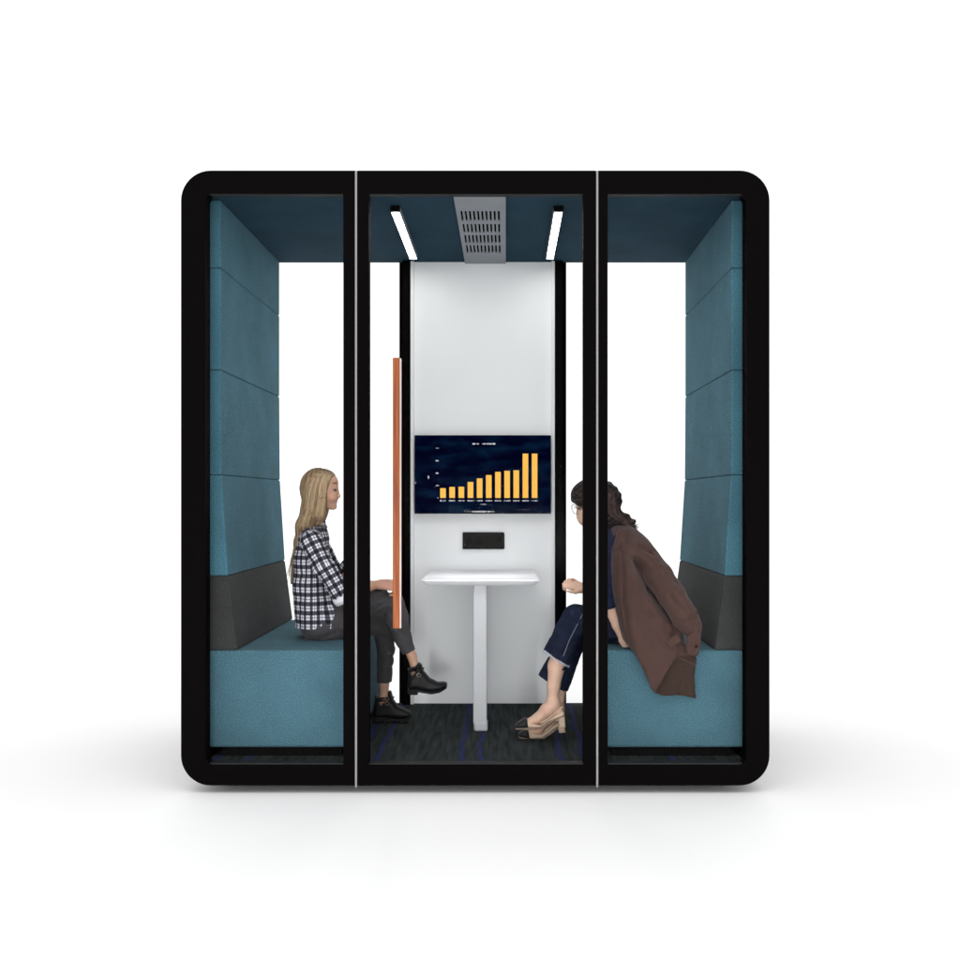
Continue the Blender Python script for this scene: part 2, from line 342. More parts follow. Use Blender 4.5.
class SDF:
    def __init__(s, lo, hi, h=.0035):
        s.lo = np.array(lo, float); s.h = h; n = np.ceil((np.array(hi) - s.lo) / h).astype(int) + 1
        s.ax = [s.lo[i] + np.arange(n[i]) * h for i in range(3)]; s.F = np.full(n, 1.0, np.float32)
    def reg(s, lo, hi, m):
        r = []
        for i in range(3):
            a = int(np.clip((lo[i] - m - s.lo[i]) / s.h, 0, len(s.ax[i]))); b = int(np.clip((hi[i] + m - s.lo[i]) / s.h + 1, 0, len(s.ax[i]))); r.append(slice(a, max(a, b)))
        return tuple(r)
    def g(s, r): return s.ax[0][r[0]][:, None, None], s.ax[1][r[1]][None, :, None], s.ax[2][r[2]][None, None, :]
    def comb(s, r, d, k, sub=False):
        s.F[r] = smax(s.F[r], -d, k) if sub else smin(s.F[r], d, k)
    def cone(s, a, b, ra, rb, k=.01, sy=1, sub=False):
        a, b = np.array(a, float), np.array(b, float); R_ = max(ra, rb) * max(sy, 1)
        r = s.reg(np.minimum(a, b) - R_, np.maximum(a, b) + R_, k + 4 * s.h); X, Y, Z = s.g(r)
        ab = b - a; q = np.array([1, 1 / sy, 1]); abq = ab * q; L2 = (abq ** 2).sum() + 1e-12
        px, py, pz = X - a[0], (Y - a[1]) / sy, Z - a[2]
        t = np.clip((px * abq[0] + py * abq[1] + pz * abq[2]) / L2, 0, 1)
        d = np.sqrt((px - t * abq[0]) ** 2 + (py - t * abq[1]) ** 2 + (pz - t * abq[2]) ** 2) - (ra + (rb - ra) * t)
        s.comb(r, d, k, sub); return s
    def chain(s, pts, k=.01, sy=1):
        """pts: (px, py, depth, radius in photo px)"""
        for p, q in zip(pts, pts[1:]): s.cone(P(*p[:3]), P(*q[:3]), p[3] / sc_(p[2]), q[3] / sc_(q[2]), k, sy)
        return s
    def ell(s, c, rad, k=.01, ang=0, sub=False):
        """ang rotates in the x-z plane (radians)"""
        c = np.array(c, float); rad = np.array(rad, float); R_ = rad.max()
        r = s.reg(c - R_, c + R_, k + 4 * s.h); X, Y, Z = s.g(r); x, y, z = X - c[0], Y - c[1], Z - c[2]
        ca, sa = math.cos(ang), math.sin(ang); x, z = x * ca + z * sa, -x * sa + z * ca
        q = np.sqrt((x / rad[0]) ** 2 + (y / rad[1]) ** 2 + (z / rad[2]) ** 2)
        d = (q - 1) * rad.min() if rad.max() / rad.min() > 3 else q * (q - 1) / (np.sqrt((x / rad[0] ** 2) ** 2 + (y / rad[1] ** 2) ** 2 + (z / rad[2] ** 2) ** 2) + 1e-9)
        s.comb(r, np.clip(d, -1, 1), k, sub); return s
    def slab(s, pts, d0, yc, w, rnd=.01, k=.005, sub=False):
        """outline in photo px at depth d0 -> solid from yc-w to yc+w with rounded rim"""
        pp = [(PX(x, d0), PZ(y, d0)) for x, y in pts]; xs = [p[0] for p in pp]; zs = [p[1] for p in pp]
        r = s.reg((min(xs), yc - w, min(zs)), (max(xs), yc + w, max(zs)), k + 4 * s.h); X, Y, Z = s.g(r)
        d2 = poly2d(X[:, :, 0][:, :] + 0 * Z[0, 0][None, :], Z[0, 0][None, :] + 0 * X[:, :, 0], pp)[:, None, :]
        u = d2 + rnd; v = np.abs(Y - yc) - w + rnd
        d = np.sqrt(np.maximum(u, 0) ** 2 + np.maximum(v, 0) ** 2) + np.minimum(np.maximum(u, v), 0) - rnd
        s.comb(r, d, k, sub); return s
    def cut(s, p, n, rad, k=.002):
        """remove what lies beyond the plane (point p, normal n) within rad of p"""
        p, n = np.array(p, float), np.array(n, float); n = n / np.linalg.norm(n)
        r = s.reg(p - rad, p + rad, 0); X, Y, Z = s.g(r)
        d = (X - p[0]) * n[0] + (Y - p[1]) * n[1] + (Z - p[2]) * n[2]
        ball = np.sqrt((X - p[0]) ** 2 + (Y - p[1]) ** 2 + (Z - p[2]) ** 2) - rad
        s.F[r] = np.maximum(s.F[r], -np.maximum(-d, ball)); return s
    def disp(s, fn):
        m = np.abs(s.F) < .03; I = np.nonzero(m); s.F[I] += fn(s.ax[0][I[0]], s.ax[1][I[1]], s.ax[2][I[2]]); return s
    def mesh(s, name, mat, parent=None, col=None, pat=None, relax=1, **props):
        v, f = nets(s.F, s.lo, s.h)
        for _ in range(relax):       # light smoothing
            acc = np.zeros_like(v); n = np.zeros(len(v))
            for a in range(4):
                np.add.at(acc, f[:, a], v[f[:, (a + 1) % 4]] + v[f[:, a - 1]]); np.add.at(n, f[:, a], 2)
            v = v * .5 + .5 * acc / np.maximum(n, 1)[:, None]
        me = bpy.data.meshes.new(name); off = np.zeros(3); q = parent
        while q: off += np.array(q.location); q = q.parent
        me.vertices.add(len(v)); me.vertices.foreach_set('co', (v - off).astype(np.float32).ravel())
        me.loops.add(len(f) * 4); me.loops.foreach_set('vertex_index', f.astype(np.int32).ravel())
        me.polygons.add(len(f)); me.polygons.foreach_set('loop_start', np.arange(0, len(f) * 4, 4, dtype=np.int32))
        me.update(calc_edges=True); me.validate()
        if col is not None:
            c = np.ones((len(v), 4), np.float32); c[:, :3] = col(v) if callable(col) else col
            me.color_attributes.new('col', 'FLOAT_COLOR', 'POINT').data.foreach_set('color', c.ravel())
        if pat is not None:
            me.attributes.new('pat', 'FLOAT_VECTOR', 'POINT').data.foreach_set('vector', pat(v).astype(np.float32).ravel())
        return link(name, me, mat, parent, True, **props)
def gauss(v, c, r): return np.exp(-(((v - np.array(c)) / np.array(r)) ** 2).sum(1))
def painter(base, spots):
    def fn(v):
        c = np.tile(np.array(base, float), (len(v), 1))
        for ctr, rad, colr, amt in spots:
            w = np.clip(gauss(v, ctr, rad) * 1.6, 0, 1)[:, None] * amt; c = c * (1 - w) + np.array(colr) * w
        return c
    return fn
def nz(x, y, z, f=1.0, s=0.0):
    return (np.sin(x * 3.1 * f + 1.7 * np.sin(z * 2.3 * f + s) + s) + np.sin(z * 4.3 * f + 1.3 * np.sin(y * 3.7 * f) + 2 * s) + np.sin(y * 5.1 * f + x * 2.1 * f + s)) / 3
def seg_d(x, z, a, b):
    ex, ez = b[0] - a[0], b[1] - a[1]; t = np.clip(((x - a[0]) * ex + (z - a[1]) * ez) / (ex * ex + ez * ez + 1e-9), 0, 1)
    return np.sqrt((x - a[0] - ex * t) ** 2 + (z - a[1] - ez * t) ** 2)
def creases(lst, d0):
    """lst of (x1,y1,x2,y2,width px,depth m); positive depth digs in"""
    L_ = [((PX(a, d0), PZ(b, d0)), (PX(c, d0), PZ(e, d0)), w / sc_(d0), dd) for a, b, c, e, w, dd in lst]
    def fn(x, z):
        t = 0
        for a, b, w, dd in L_: t = t + dd * np.exp(-(seg_d(x, z, a, b) / w) ** 2)
        return t
    return fn
def hand(S_, W, d, n, sc=1., side=1, curl=(20, 30, 25), spread=.1, thumb=(.55, .7, -.3), k=.004):
    """palm with four unequal fingers and a thumb. W wrist, d pointing direction, n back of the hand"""
    W = np.array(W, float); d = np.array(d, float); d /= np.linalg.norm(d); n = np.array(n, float); n -= d * n.dot(d); n /= np.linalg.norm(n); l = np.cross(d, n) * side
    offs = [-1.5, -.5, .5, 1.5]; lens = [.062, .070, .066, .051]
    for o, ln, back in zip(offs, lens, (.0, .004, .001, -.006)):
        kn = W + d * (.078 + back) * sc + l * o * .0165 * sc
        S_.cone(W + l * o * .008 * sc + d * .008, kn, .0125 * sc, .0098 * sc, .012)
        dd = d + l * o * spread; dd /= np.linalg.norm(dd); nn = n.copy(); p = kn; rr = .0088 * sc
        for frac, cg in zip((.45, .32, .23), curl):
            a = math.radians(cg + o * 3); dd, nn = dd * math.cos(a) - nn * math.sin(a), dd * math.sin(a) + nn * math.cos(a)
            q = p + dd * ln * frac * sc * 1.05; S_.cone(p, q, rr, rr * .88, k); p = q; rr *= .88
    t0 = W + d * .018 * sc - l * .018 * sc; td = d * thumb[0] - l * thumb[1] + n * thumb[2]; td /= np.linalg.norm(td)
    t1 = t0 + td * .036 * sc; S_.cone(t0, t1, .0125 * sc, .0098 * sc, .01)
    td2 = td + d * .7 + l * .25; td2 /= np.linalg.norm(td2); t2 = t1 + td2 * .026 * sc; S_.cone(t1, t2, .0095 * sc, .0085 * sc, k)
    S_.cone(t2, t2 + td2 * .02 * sc, .0083 * sc, .0068 * sc, k)

# ================================================================== SETTING
def build_ground():
    b = bmesh.new(); prof = [(-30, GZ)] + [(9 + 4 * math.sin(math.radians(a)), GZ + 4 - 4 * math.cos(math.radians(a))) for a in range(0, 91, 6)] + [(13, 30)]
    A = [b.verts.new((-40, y, z)) for y, z in prof]; B = [b.verts.new((40, y, z)) for y, z in prof]
    for i in range(len(prof) - 1): b.faces.new([A[i], B[i], B[i + 1], A[i + 1]])
    me = bpy.data.meshes.new('ground'); b.to_mesh(me); b.free(); link('ground', me, M['ground'], smooth=True, kind='structure')
build_ground()

# ================================================================== POD
XL, XR = PX(181), PX(769.5); ZB, ZT = PZ(785.5), PZ(170.5); DB = 1.20
pod = empty('meeting_pod', (XC, 0, 0), label='black framed glass meeting pod with rounded corners standing on white floor', category='meeting pod')
R_ = .112
gx1, gx2 = PX(356.1), PX(597.2); g = .0045
o1x0, o1x1, o2x0, o2x1, o3x0, o3x1 = PX(205.5), PX(343.3), PX(368.8), PX(583.3), PX(607.8), PX(746.5)
oz0, oz1 = PZ(765.3), PZ(193)
YF0, YF1 = 0.0, .045
f = MB(); f.plate(rrect(XL, gx1 - g, ZB, ZT, (R_, 0, 0, R_)), [rrect(o1x0, o1x1, oz0, oz1, (.035, 0, 0, .028), 6)[::-1]], YF0, YF1)
left_frame = f.build('side_frame', M['black'], pod)
f = MB(); f.plate(rrect(gx2 + g, XR, ZB, ZT, (0, R_, R_, 0)), [rrect(o3x0, o3x1, oz0, oz1, (0, .035, .028, 0), 6)[::-1]], YF0, YF1)
right_frame = f.build('side_frame', M['black'], pod)
for fr, a, c in ((left_frame, o1x0, o1x1), (right_frame, o3x0, o3x1)):
    MB().box(a, c, .018, .026, oz0, oz1).build('glass_pane', M['glass'], fr)
    MB().box(a, c, .004, .040, oz0 + .0005, oz0 + .007, .0015).build('sill', M['sill'], fr)
    MB().box(a, c, .008, .036, oz1 - .0035, oz1 - .0005, .0008).build('glazing_bead', M['trimtop'], fr)
f = MB(); f.plate(rrect(gx1 + g, gx2 - g, ZB, ZT, 0), [rrect(o2x0, o2x1, oz0, oz1, 0)[::-1]], YF0, YF1)
door = f.build('glass_door', M['black'], pod)
MB().box(o2x0, o2x1, .018, .026, oz0, oz1).build('glass_pane', M['glass'], door)
MB().box(o2x0, o2x1, .004, .040, oz0 + .0005, oz0 + .007, .0015).build('sill', M['sill'], door)
MB().box(o2x0, o2x1, .008, .036, oz1 - .0035, oz1 - .0005, .0008).build('glazing_bead', M['trimtop'], door)
yh = -.05
f = MB(); f.box(PX(393.1, yh), PX(399.9, yh), yh - .014, yh + .014, PZ(628.2, yh), PZ(358, yh), .003)
f.build('handle', M['wood'], door)
f = MB(); f.box(PX(400.0, yh), PX(401.2, yh), yh - .010, yh + .012, PZ(628, yh), PZ(358.6, yh), .0006)
for zz in (PZ(380, yh), PZ(606, yh)): f.tube([(PX(396.6, yh), yh + .014, zz), (PX(396.6, yh), .018, zz)], .008, 14)
f.build('handle_mount', plain('satin metal rail', (.62, .52, .47), .4, .3), door)
for x in (gx1, gx2):
    f = MB(); f.box(x - .0038, x + .0038, -.004, .04, ZB - .007, ZT - .001, .001); f.build('trim_strip', M['silver'], pod)
# outer shell, back frame and base
def ring(y0, y1, t, name, mat, r_out=R_):
    f = MB(); f.plate(rrect(XL, XR, ZB, ZT, r_out), [rrect(XL + t, XR - t, ZB + t * .8, ZT - t * .8, max(.01, r_out - t))[::-1]], y0, y1); return f.build(name, mat, pod)
ring(YF1 + .001, DB - .03, .074, 'outer_shell', M['black'])
X0i, X1i = PX(282, 1.15) - .05, PX(683, 1.15) + .05
pz0, pz1 = FZ, CEIL
f = MB(); xa, xb, xc_, xd = PX(402.3, 1.12), PX(410.2, 1.12), PX(555, 1.12), PX(562.8, 1.12)
f.plate(rrect(XL + .001, XR - .001, ZB + .001, ZT - .001, R_), [rrect(X0i, xa - .02, FZ - .02, CEIL + .01, 0)[::-1], rrect(xd + .02, X1i, FZ - .02, CEIL + .01, 0)[::-1], rrect(xb, xc_, FZ - .02, CEIL + .01, 0)[::-1]], DB - .029, DB)
bf = f.build('back_frame', M['black'], pod)
MB().box(X0i, xa - .02, DB - .018, DB - .010, FZ - .02, CEIL + .01).build('glass_pane', M['glass'], bf)
MB().box(xd + .02, X1i, DB - .018, DB - .010, FZ - .02, CEIL + .01).build('glass_pane', M['glass'], bf)
for a, c in ((xa, xb), (xc_, xd)): MB().box(a, c, 1.115, DB - .030, FZ + .001, CEIL - .001, .002).build('post', M['black'], pod)
MB().box(XL + .14, XR - .14, .11, DB - .09, GZ + .0005, ZB + .002).build('base', M['plinth'], pod)
MB().box(XL + .076, XR - .076, YF1 + .002, DB - .032, ZB + .061, FZ, .002).build('carpet_floor', M['carpet'], pod)
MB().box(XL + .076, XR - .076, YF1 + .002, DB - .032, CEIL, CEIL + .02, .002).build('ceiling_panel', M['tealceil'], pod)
# rear wall panel between the posts, set in a shallow frame
f = MB(); yp = 1.148
f.box(xb + .0005, xc_ - .0005, yp, yp + .02, FZ + .001, CEIL - .001, .001)
f.box(xb + .0005, xb + .0165, yp - .022, yp - .0005, FZ + .001, CEIL - .001, .001)
f.box(xc_ - .0165, xc_ - .0005, yp - .022, yp - .0005, FZ + .001, CEIL - .001, .001)
f.build('wall_panel', M['white'], pod)

# ------------------------------------------------------------------ ceiling fittings
vx0, vx1 = -.199, -.001
vent = empty('air_vent', (-.10, .6, CEIL), label='grey slotted air vent plate running down middle of the pod ceiling', category='air vent')
holes = []
def slot(x, a, b_, w=.0078):
    return [(x - w / 2, a), (x + w / 2, a), (x + w / 2, b_), (x - w / 2, b_)]
for (a, b_) in ((.24, .385), (.43, .57), (.605, .745), (.782, .925)):
    for i in range(10): holes.append(slot(-.178 + i * .01655, a, b_))
f = MB(); f.plate([(vx0, .055), (vx1, .055), (vx1, 1.14), (vx0, 1.14)], [h_[::-1] for h_ in holes], 0, .006)
for v in f.bm.verts: v.co = Vector((v.co.x, v.co.z, CEIL - .011 + v.co.y))
bmesh.ops.recalc_face_normals(f.bm, faces=f.bm.faces[:])
f.build('perforated_plate', M['ventm'], vent)
MB().box(vx0 + .002, vx1 - .002, .06, 1.135, CEIL - .0045, CEIL - .0005).build('backing', M['dark'], vent)
for i, xx in enumerate((-.437, .207)):
    t = empty('ceiling_light', (xx, .6, CEIL), label=['slim white strip light on the ceiling, left of the air vent', 'slim white strip light on the ceiling, right of the air vent'][i], category='ceiling light', group='strip lights on the pod ceiling')
    MB().box(xx - .0185, xx + .0185, .205, .99, CEIL - .024, CEIL - .001, .0015).build('housing', M['housing'], t)
    MB().box(xx - .0145, xx + .0145, .213, .985, CEIL - .0250, CEIL - .0235, .0006).build('diffuser', M['lamp'], t)
    MB().box(xx - .0195, xx + .0195, .200, .2045, CEIL - .0235, CEIL - .001, .001).build('end_cap', M['dark'], t)

# ------------------------------------------------------------------ booth sofas (seat block + padded high back)
YS0, YS1 = .12, 1.135
def sofa(sgn, label):
    mx = (lambda x: x) if sgn < 0 else (lambda x: 2 * XC - x)
    t = empty('booth_sofa', (mx(-.88), .62, FZ), label=label, category='sofa', group='facing booth sofas in the pod')
    def bx(x0, x1, *a, **k): x0, x1 = sorted((mx(x0), mx(x1))); return MB().box(x0, x1, *a, **k)
    bx(-1.152, -.601, YS0, YS1 - .005, .125, SEAT, bev=.012, seg=4).build('seat', M['teal'], t, smooth=True)
    bx(-1.10, -.64, YS0 + .02, YS1 - .05, FZ + .001, .1245).build('plinth', M['plinth'], t)
    xo = -1.154
    zs = [SEAT + .0005, .789, 1.1785, 1.584, 1.978, CEIL - .001]; xi = [-1.036, -1.074, -1.098, -1.101, -1.101, -1.101]
    for i in range(5):
        pr = [(mx(xo), zs[i]), (mx(xi[i]), zs[i]), (mx(xi[i + 1]), zs[i + 1] - .0006), (mx(xo), zs[i + 1] - .0006)]
        MB().prism(pr, YS0, YS1, .007, 4).build('lumbar_cushion' if i == 0 else 'back_panel', M['grey'] if i == 0 else M['tealwall'], t, smooth=True, **({'label': 'charcoal grey lower back cushion'} if i == 0 else {}))
    return t
sofa(-1, 'teal high-backed booth sofa under the woman in the plaid shirt')
sofa(1, 'teal high-backed booth sofa with the brown coat hanging over its seat')
for o in C.objects:
    if o.name.startswith(('seat', 'lumbar', 'back_panel')):
        md = o.modifiers.new('wn', 'WEIGHTED_NORMAL'); md.keep_sharp = False

# ------------------------------------------------------------------ screen on the rear wall
dS = 1.085
tv = empty('wall_screen', (XC, dS, 1.2), label='flat black wall screen showing a yellow bar chart on navy', category='screen')
sx0, sx1, sz0, sz1 = PX(414.4, dS), PX(551, dS), PZ(513.8, dS), PZ(435.2, dS)
MB().box(sx0, sx1, dS, dS + .028, sz0, sz1, .002).build('casing', M['socket'], tv)
MB().box(-.25, .02, dS + .0285, yp - .0005, 1.1, 1.3).build('wall_bracket', M['plinth'], tv)
MB().box(sx0 + .003, sx1 - .003, dS - .0015, dS - .0003, sz0 + .004, sz1 - .003).build('display', M['screen'], tv)
dM = dS - .0022
tops = [385, 378, 377, 350, 330, 311, 293, 287, 284, 190, 190]
for i, tp in enumerate(tops):
    cx = 443.0 + 9.16 * i
    MB().box(PX(cx - 2.8, dM), PX(cx + 2.8, dM), dM, dM + .0005, PZ(497.9, dM), PZ(420 + tp / 5.647, dM)).build('chart_bar', M['bar'], tv)
f = MB(); rr = random.Random(3)
def glyphs(x0, x1, yc, hh=1.3):
    """a row of tiny unreadable strokes, as the photograph shows"""
    f = MB(); x = x0
    while x < x1 - .3:
        w = rr.uniform(.45, .8); t_ = rr.random()
        if t_ < .6: f.box(PX(x, dM), PX(min(x + w, x1), dM), dM, dM + .0005, PZ(yc + hh * rr.uniform(.4, .6), dM), PZ(yc - hh * rr.uniform(.3, .6), dM))
        else: f.box(PX(x, dM), PX(min(x + w, x1), dM), dM, dM + .0005, PZ(yc + hh * .15, dM), PZ(yc - hh * .15, dM))
        x += w + rr.uniform(.15, .35)
    f.build('chart_label', M['mark'], tv)
glyphs(472.5, 479.5, 443.8, 1.5); glyphs(482, 495.5, 443.8, 1.5)
for i in range(11): glyphs(443.0 + 9.16 * i - 3, 443.0 + 9.16 * i + 3.2, 500.7, 1.1)
glyphs(480.5, 486.5, 504.3, 1.2); glyphs(467.3, 469.5, 511.6, 1.4); glyphs(471.5, 494.5, 511.6, 1.5)
for y in (448.2, 460.7, 473.2, 485.6): glyphs(435.8, 438.8, y, 1.2)
glyphs(437.6, 438.4, 498, 1); glyphs(428.0, 429.4, 477.2, 2.6); glyphs(415.0, 416.2, 482.8, 1.6)

# ------------------------------------------------------------------ socket panel
dK = yp - .014
sk = empty('socket_panel', (-.11, dK, .88), label='black recessed power socket panel on the wall below the screen', category='power socket')
kx0, kx1, kz0, kz1 = PX(462.5, dK), PX(504.5, dK), PZ(549.2, dK), PZ(532.2, dK)
f = MB(); f.plate(rrect(kx0, kx1, kz0, kz1, .004, 3), [rrect(kx0 + .010, kx1 - .010, kz0 + .012, kz1 - .014, .003, 3)[::-1]], dK, yp - .0005); f.build('surround', M['socket'], sk)
MB().box(kx0 + .0105, kx1 - .0105, dK + .007, dK + .012, kz0 + .0125, kz1 - .0145).build('insert', M['socket'], sk)
for i in range(4):
    cx = kx0 + .036 + i * .045; f = MB(); zc = (kz0 + kz1) / 2
    f.box(cx - .016, cx + .016, dK + .004, dK + .0068, zc - .019, zc + .019, .002); ob = f.build('socket', M['socket2'], sk)
    f = MB()
    for q in (-1, 1): MB().box(cx + q * .006 - .0015, cx + q * .006 + .0015, dK + .0025, dK + .0038, zc - .006, zc + .007).build('slot', M['dark'], ob)

# ------------------------------------------------------------------ table
tb = empty('pedestal_table', (-.11, .55, FZ), label='narrow white table with one square leg fixed against the rear wall', category='table')
tx0, tx1 = PX(421, .5), PX(539.3, .5); ty0, ty1 = .497, yp - .023; tz = .7435
def top_ring(ins, z, r):
    pts = rrect(tx0 + ins, tx1 - ins, ty0 + ins, ty1, (r, r, 0, 0), 6); return [(x, y, z) for x, y in pts]
b = bmesh.new(); rings = [[b.verts.new(p) for p in top_ring(i_, z_, r_)] for i_, z_, r_ in ((.002, tz, .022), (0, tz - .002, .024), (.0, tz - .005, .024), (.012, tz - .018, .018), (.024, tz - .026, .012))]
b.faces.new(rings[0]); b.faces.new(rings[-1][::-1])
for A, B in zip(rings, rings[1:]):
    n = len(A)
    for i in range(n): b.faces.new([A[i], B[i], B[(i + 1) % n], A[(i + 1) % n]])
bmesh.ops.recalc_face_normals(b, faces=b.faces[:]); f = MB(); f._join(b); f.build('tabletop', M['table'], tb)
f = MB(); lx0, lx1 = PX(473.2, .55), PX(486.8, .55)
f.box(lx0, lx1, .55, .61, PZ(724, .55), tz - .0265, .004, 3); lg = f.build('leg', M['leg'], tb)
MB().box(lx0 + .002, lx1 + .004, .545, .615, FZ + .001, PZ(721.5, .55), .010, 4).build('leg_foot', M['leg'], lg)

# ================================================================== PEOPLE
SK = (.56, .33, .235)
skin = attr_mat('skin', .5, .3, sss=.15, bump=.1)
# ---------------------------------------------------------------- woman on the left, facing right
YL = .50; sL = sc_(YL)
def px(v, d=YL): return v / sc_(d)
S = SDF((-.98, YL - .22, FZ), (-.32, YL + .32, 1.27), .0034)
# head
S.ell(P(320, 488, YL), (px(16.5), .072, px(18.5)), .01)
S.ell(P(328, 493, YL), (px(10.3), .056, px(16.0)), .015)
S.cone(P(325, 503, YL), P(332.5, 506, YL), px(5), px(3.6), .012, 1.6)
S.ell(P(334, 506.8, YL), (px(2.8), .02, px(2.6)), .008)
S.cone(P(337.0, 489, YL), P(339.2, 496.0, YL), px(1.1), px(1.5), .006, 1.1)
S.ell(P(338.2, 497.0, YL), (px(1.8), .013, px(1.3)), .004)
S.ell(P(330, 482.5, YL), (px(8.0), .055, px(9)), .01)
S.ell(P(335.9, 501.0, YL), (px(1.7), .019, px(1.0)), .003); S.ell(P(335.6, 503.0, YL), (px(1.6), .017, px(1.0)), .003)
for q in (-1, 1):
    S.ell(P(335.5, 490, YL) + np.array([.0, q * .031, 0]), (px(2.6), .014, px(1.8)), .005, sub=True)
    S.ell(P(335.0, 490, YL) + np.array([.0, q * .030, 0]), (px(2.3), .011, px(1.9)), .003)
    S.ell(P(333.5, 497, YL) + np.array([0, q * .036, 0]), (px(4), .018, px(4)), .012)
    S.ell(P(319, 493, YL) + np.array([0, q * .076, 0]), (px(3.2), .008, px(5)), .005)
S.chain([(319, 503, YL, 8.5), (317, 514, YL, 6.8), (314, 530, YL, 8)], .015)
# trunk and limbs (mostly under the clothes)
S.chain([(314, 541, YL, 10), (313, 570, YL, 11), (314, 600, YL, 11), (318, 622, YL, 12)], .02, 1.9)
near_arm = [(311, 541, YL - .135, 8), (328, 573, YL - .165, 7.0), (344, 596, YL - .15, 4.8)]
near_fore = [(344, 596, YL - .15, 4.8), (356, 592, YL - .11, 5.8), (369, 586, YL - .06, 5.0), (378, 584.5, YL - .02, 4.3)]
far_arm = [(318, 541, YL + .135, 8), (330, 565, YL + .15, 7), (337, 587, YL + .14, 6)]
far_fore = [(337, 587, YL + .14, 6), (346, 575, YL + .10, 5), (351, 565, YL + .08, 3.9)]
for c in (near_arm, near_fore, far_arm, far_fore): S.chain(c, .012)
S.chain([(312, 541, YL - .12, 9), (316, 541, YL + .12, 9)], .02)
Wp = P(378, 584.5, YL - .02); hand(S, Wp, (1, .25, -.10), (-.1, -.62, .78), .90, side=1, curl=(55, 60, 35), spread=.04, thumb=(.7, .55, -.25))
Wp = P(351, 565, YL + .08); hand(S, Wp, (.15, 0, .9), (-.7, .3, .1), .8, side=-1, curl=(30, 40, 25), spread=.03)
nt_ = [(318, 627, YL - .08, 13), (355, 607, YL - .03, 10), (391, 602, YL + .05, 8.5)]; ns_ = [(393, 603, YL + .05, 7.5), (401, 634, YL + .08, 5.8), (412, 656, YL + .10, 4.4), (416.0, 671, YL + .105, 4.4)]
ft_ = [(320, 628, YL + .08, 13), (355, 626, YL + .10, 10), (381, 626, YL + .14, 8.5)]; fs_ = [(384, 628, YL + .15, 7.5), (385.5, 655, YL + .20, 6.2), (384, 684, YL + .23, 4.6), (384, 703, YL + .235, 5)]
for c in (nt_, ns_, ft_, fs_): S.chain(c, .012)
S.chain([(416, 674, YL + .105, 4.2), (428, 684, YL + .105, 3.4), (438, 686, YL + .105, 2.6)], .01); S.chain([(384, 705, YL + .235, 4.2), (396, 713, YL + .235, 3.2), (405, 715, YL + .235, 2.4)], .01)
spots = [(P(333, 498, YL) + np.array([0, -.04, 0]), (.022, .03, .018), (.58, .27, .18), .35),
         (P(337.2, 502, YL), (.008, .024, .0045), (.42, .13, .10), .8),
         (P(336.8, 484.8, YL) + np.array([-.004, -.03, .006]), (.012, .02, .0035), (.09, .045, .025), .8),
         (P(336.8, 490.2, YL) + np.array([0, -.033, 0]), (.008, .014, .0050), (.006, .004, .004), 1),
         (P(336.8, 490.2, YL) + np.array([0, .033, 0]), (.008, .014, .0050), (.006, .004, .004), 1),
         (P(388, 584, YL - .01), (.035, .05, .03), (.50, .24, .18), .6)]
pL = S.mesh('person', skin, None, painter(SK, spots), label='woman in black and white plaid shirt and grey trousers sitting on the left sofa', category='person')
# shirt
S = SDF((-.96, YL - .25, .55), (-.62, YL + .25, 1.0), .0034)
T_ = [(313, 541, YL, 15.0), (311.5, 560, YL, 16.5), (313.5, 585, YL, 19.0), (316, 606, YL, 20.0), (316.5, 626, YL, 20.2)]
S.chain(T_, .02, 1.75)
S.chain([(311, 539, YL - .10, 10), (315, 537, YL, 10), (317, 539, YL + .10, 10)], .03)
S.chain([(318, 531, YL, 9.5), (317, 523.5, YL, 9.0)], .012)
slN = [(311.5, 542, YL - .135, 11.5), (324, 567, YL - .16, 11), (337, 589, YL - .16, 10.2)]; slF = [(317, 542, YL + .13, 10.5), (330, 567, YL + .155, 10), (337, 587, YL + .145, 9.0), (347, 566, YL + .10, 7)]
S.chain([(321, 600, YL - .05, 14), (325, 621, YL - .075, 15.5), (325, 640, YL - .075, 16)], .02)
S.chain(slN, .012); S.chain(slF, .012)
S.chain([(337, 589, YL - .16, 10), (343.5, 598.5, YL - .15, 9.3)], .006)
S.cut(P(316, 626.5, YL), (.03, 0, -1), .26)
S.cut(P(347, 562, YL + .10), (.45, -.1, .85), .04)
S.cut(P(343, 598, YL - .15), (.75, .1, -.75), .06)
cz = creases([(318, 560, 333, 600, 4, .006), (330, 605, 300, 612, 3, .004), (328, 590, 302, 575, 3, .005), (312, 552, 322, 530, 3, .003), (305, 560, 300, 610, 3.5, .004), (322, 610, 326, 626, 2.5, .008), (333, 560, 326, 545, 3, .004)], YL - .12)
S.disp(lambda x, y, z: cz(x, z) * (y < YL + .02) + .0022 * nz(x, y, z, 14, 1.3))
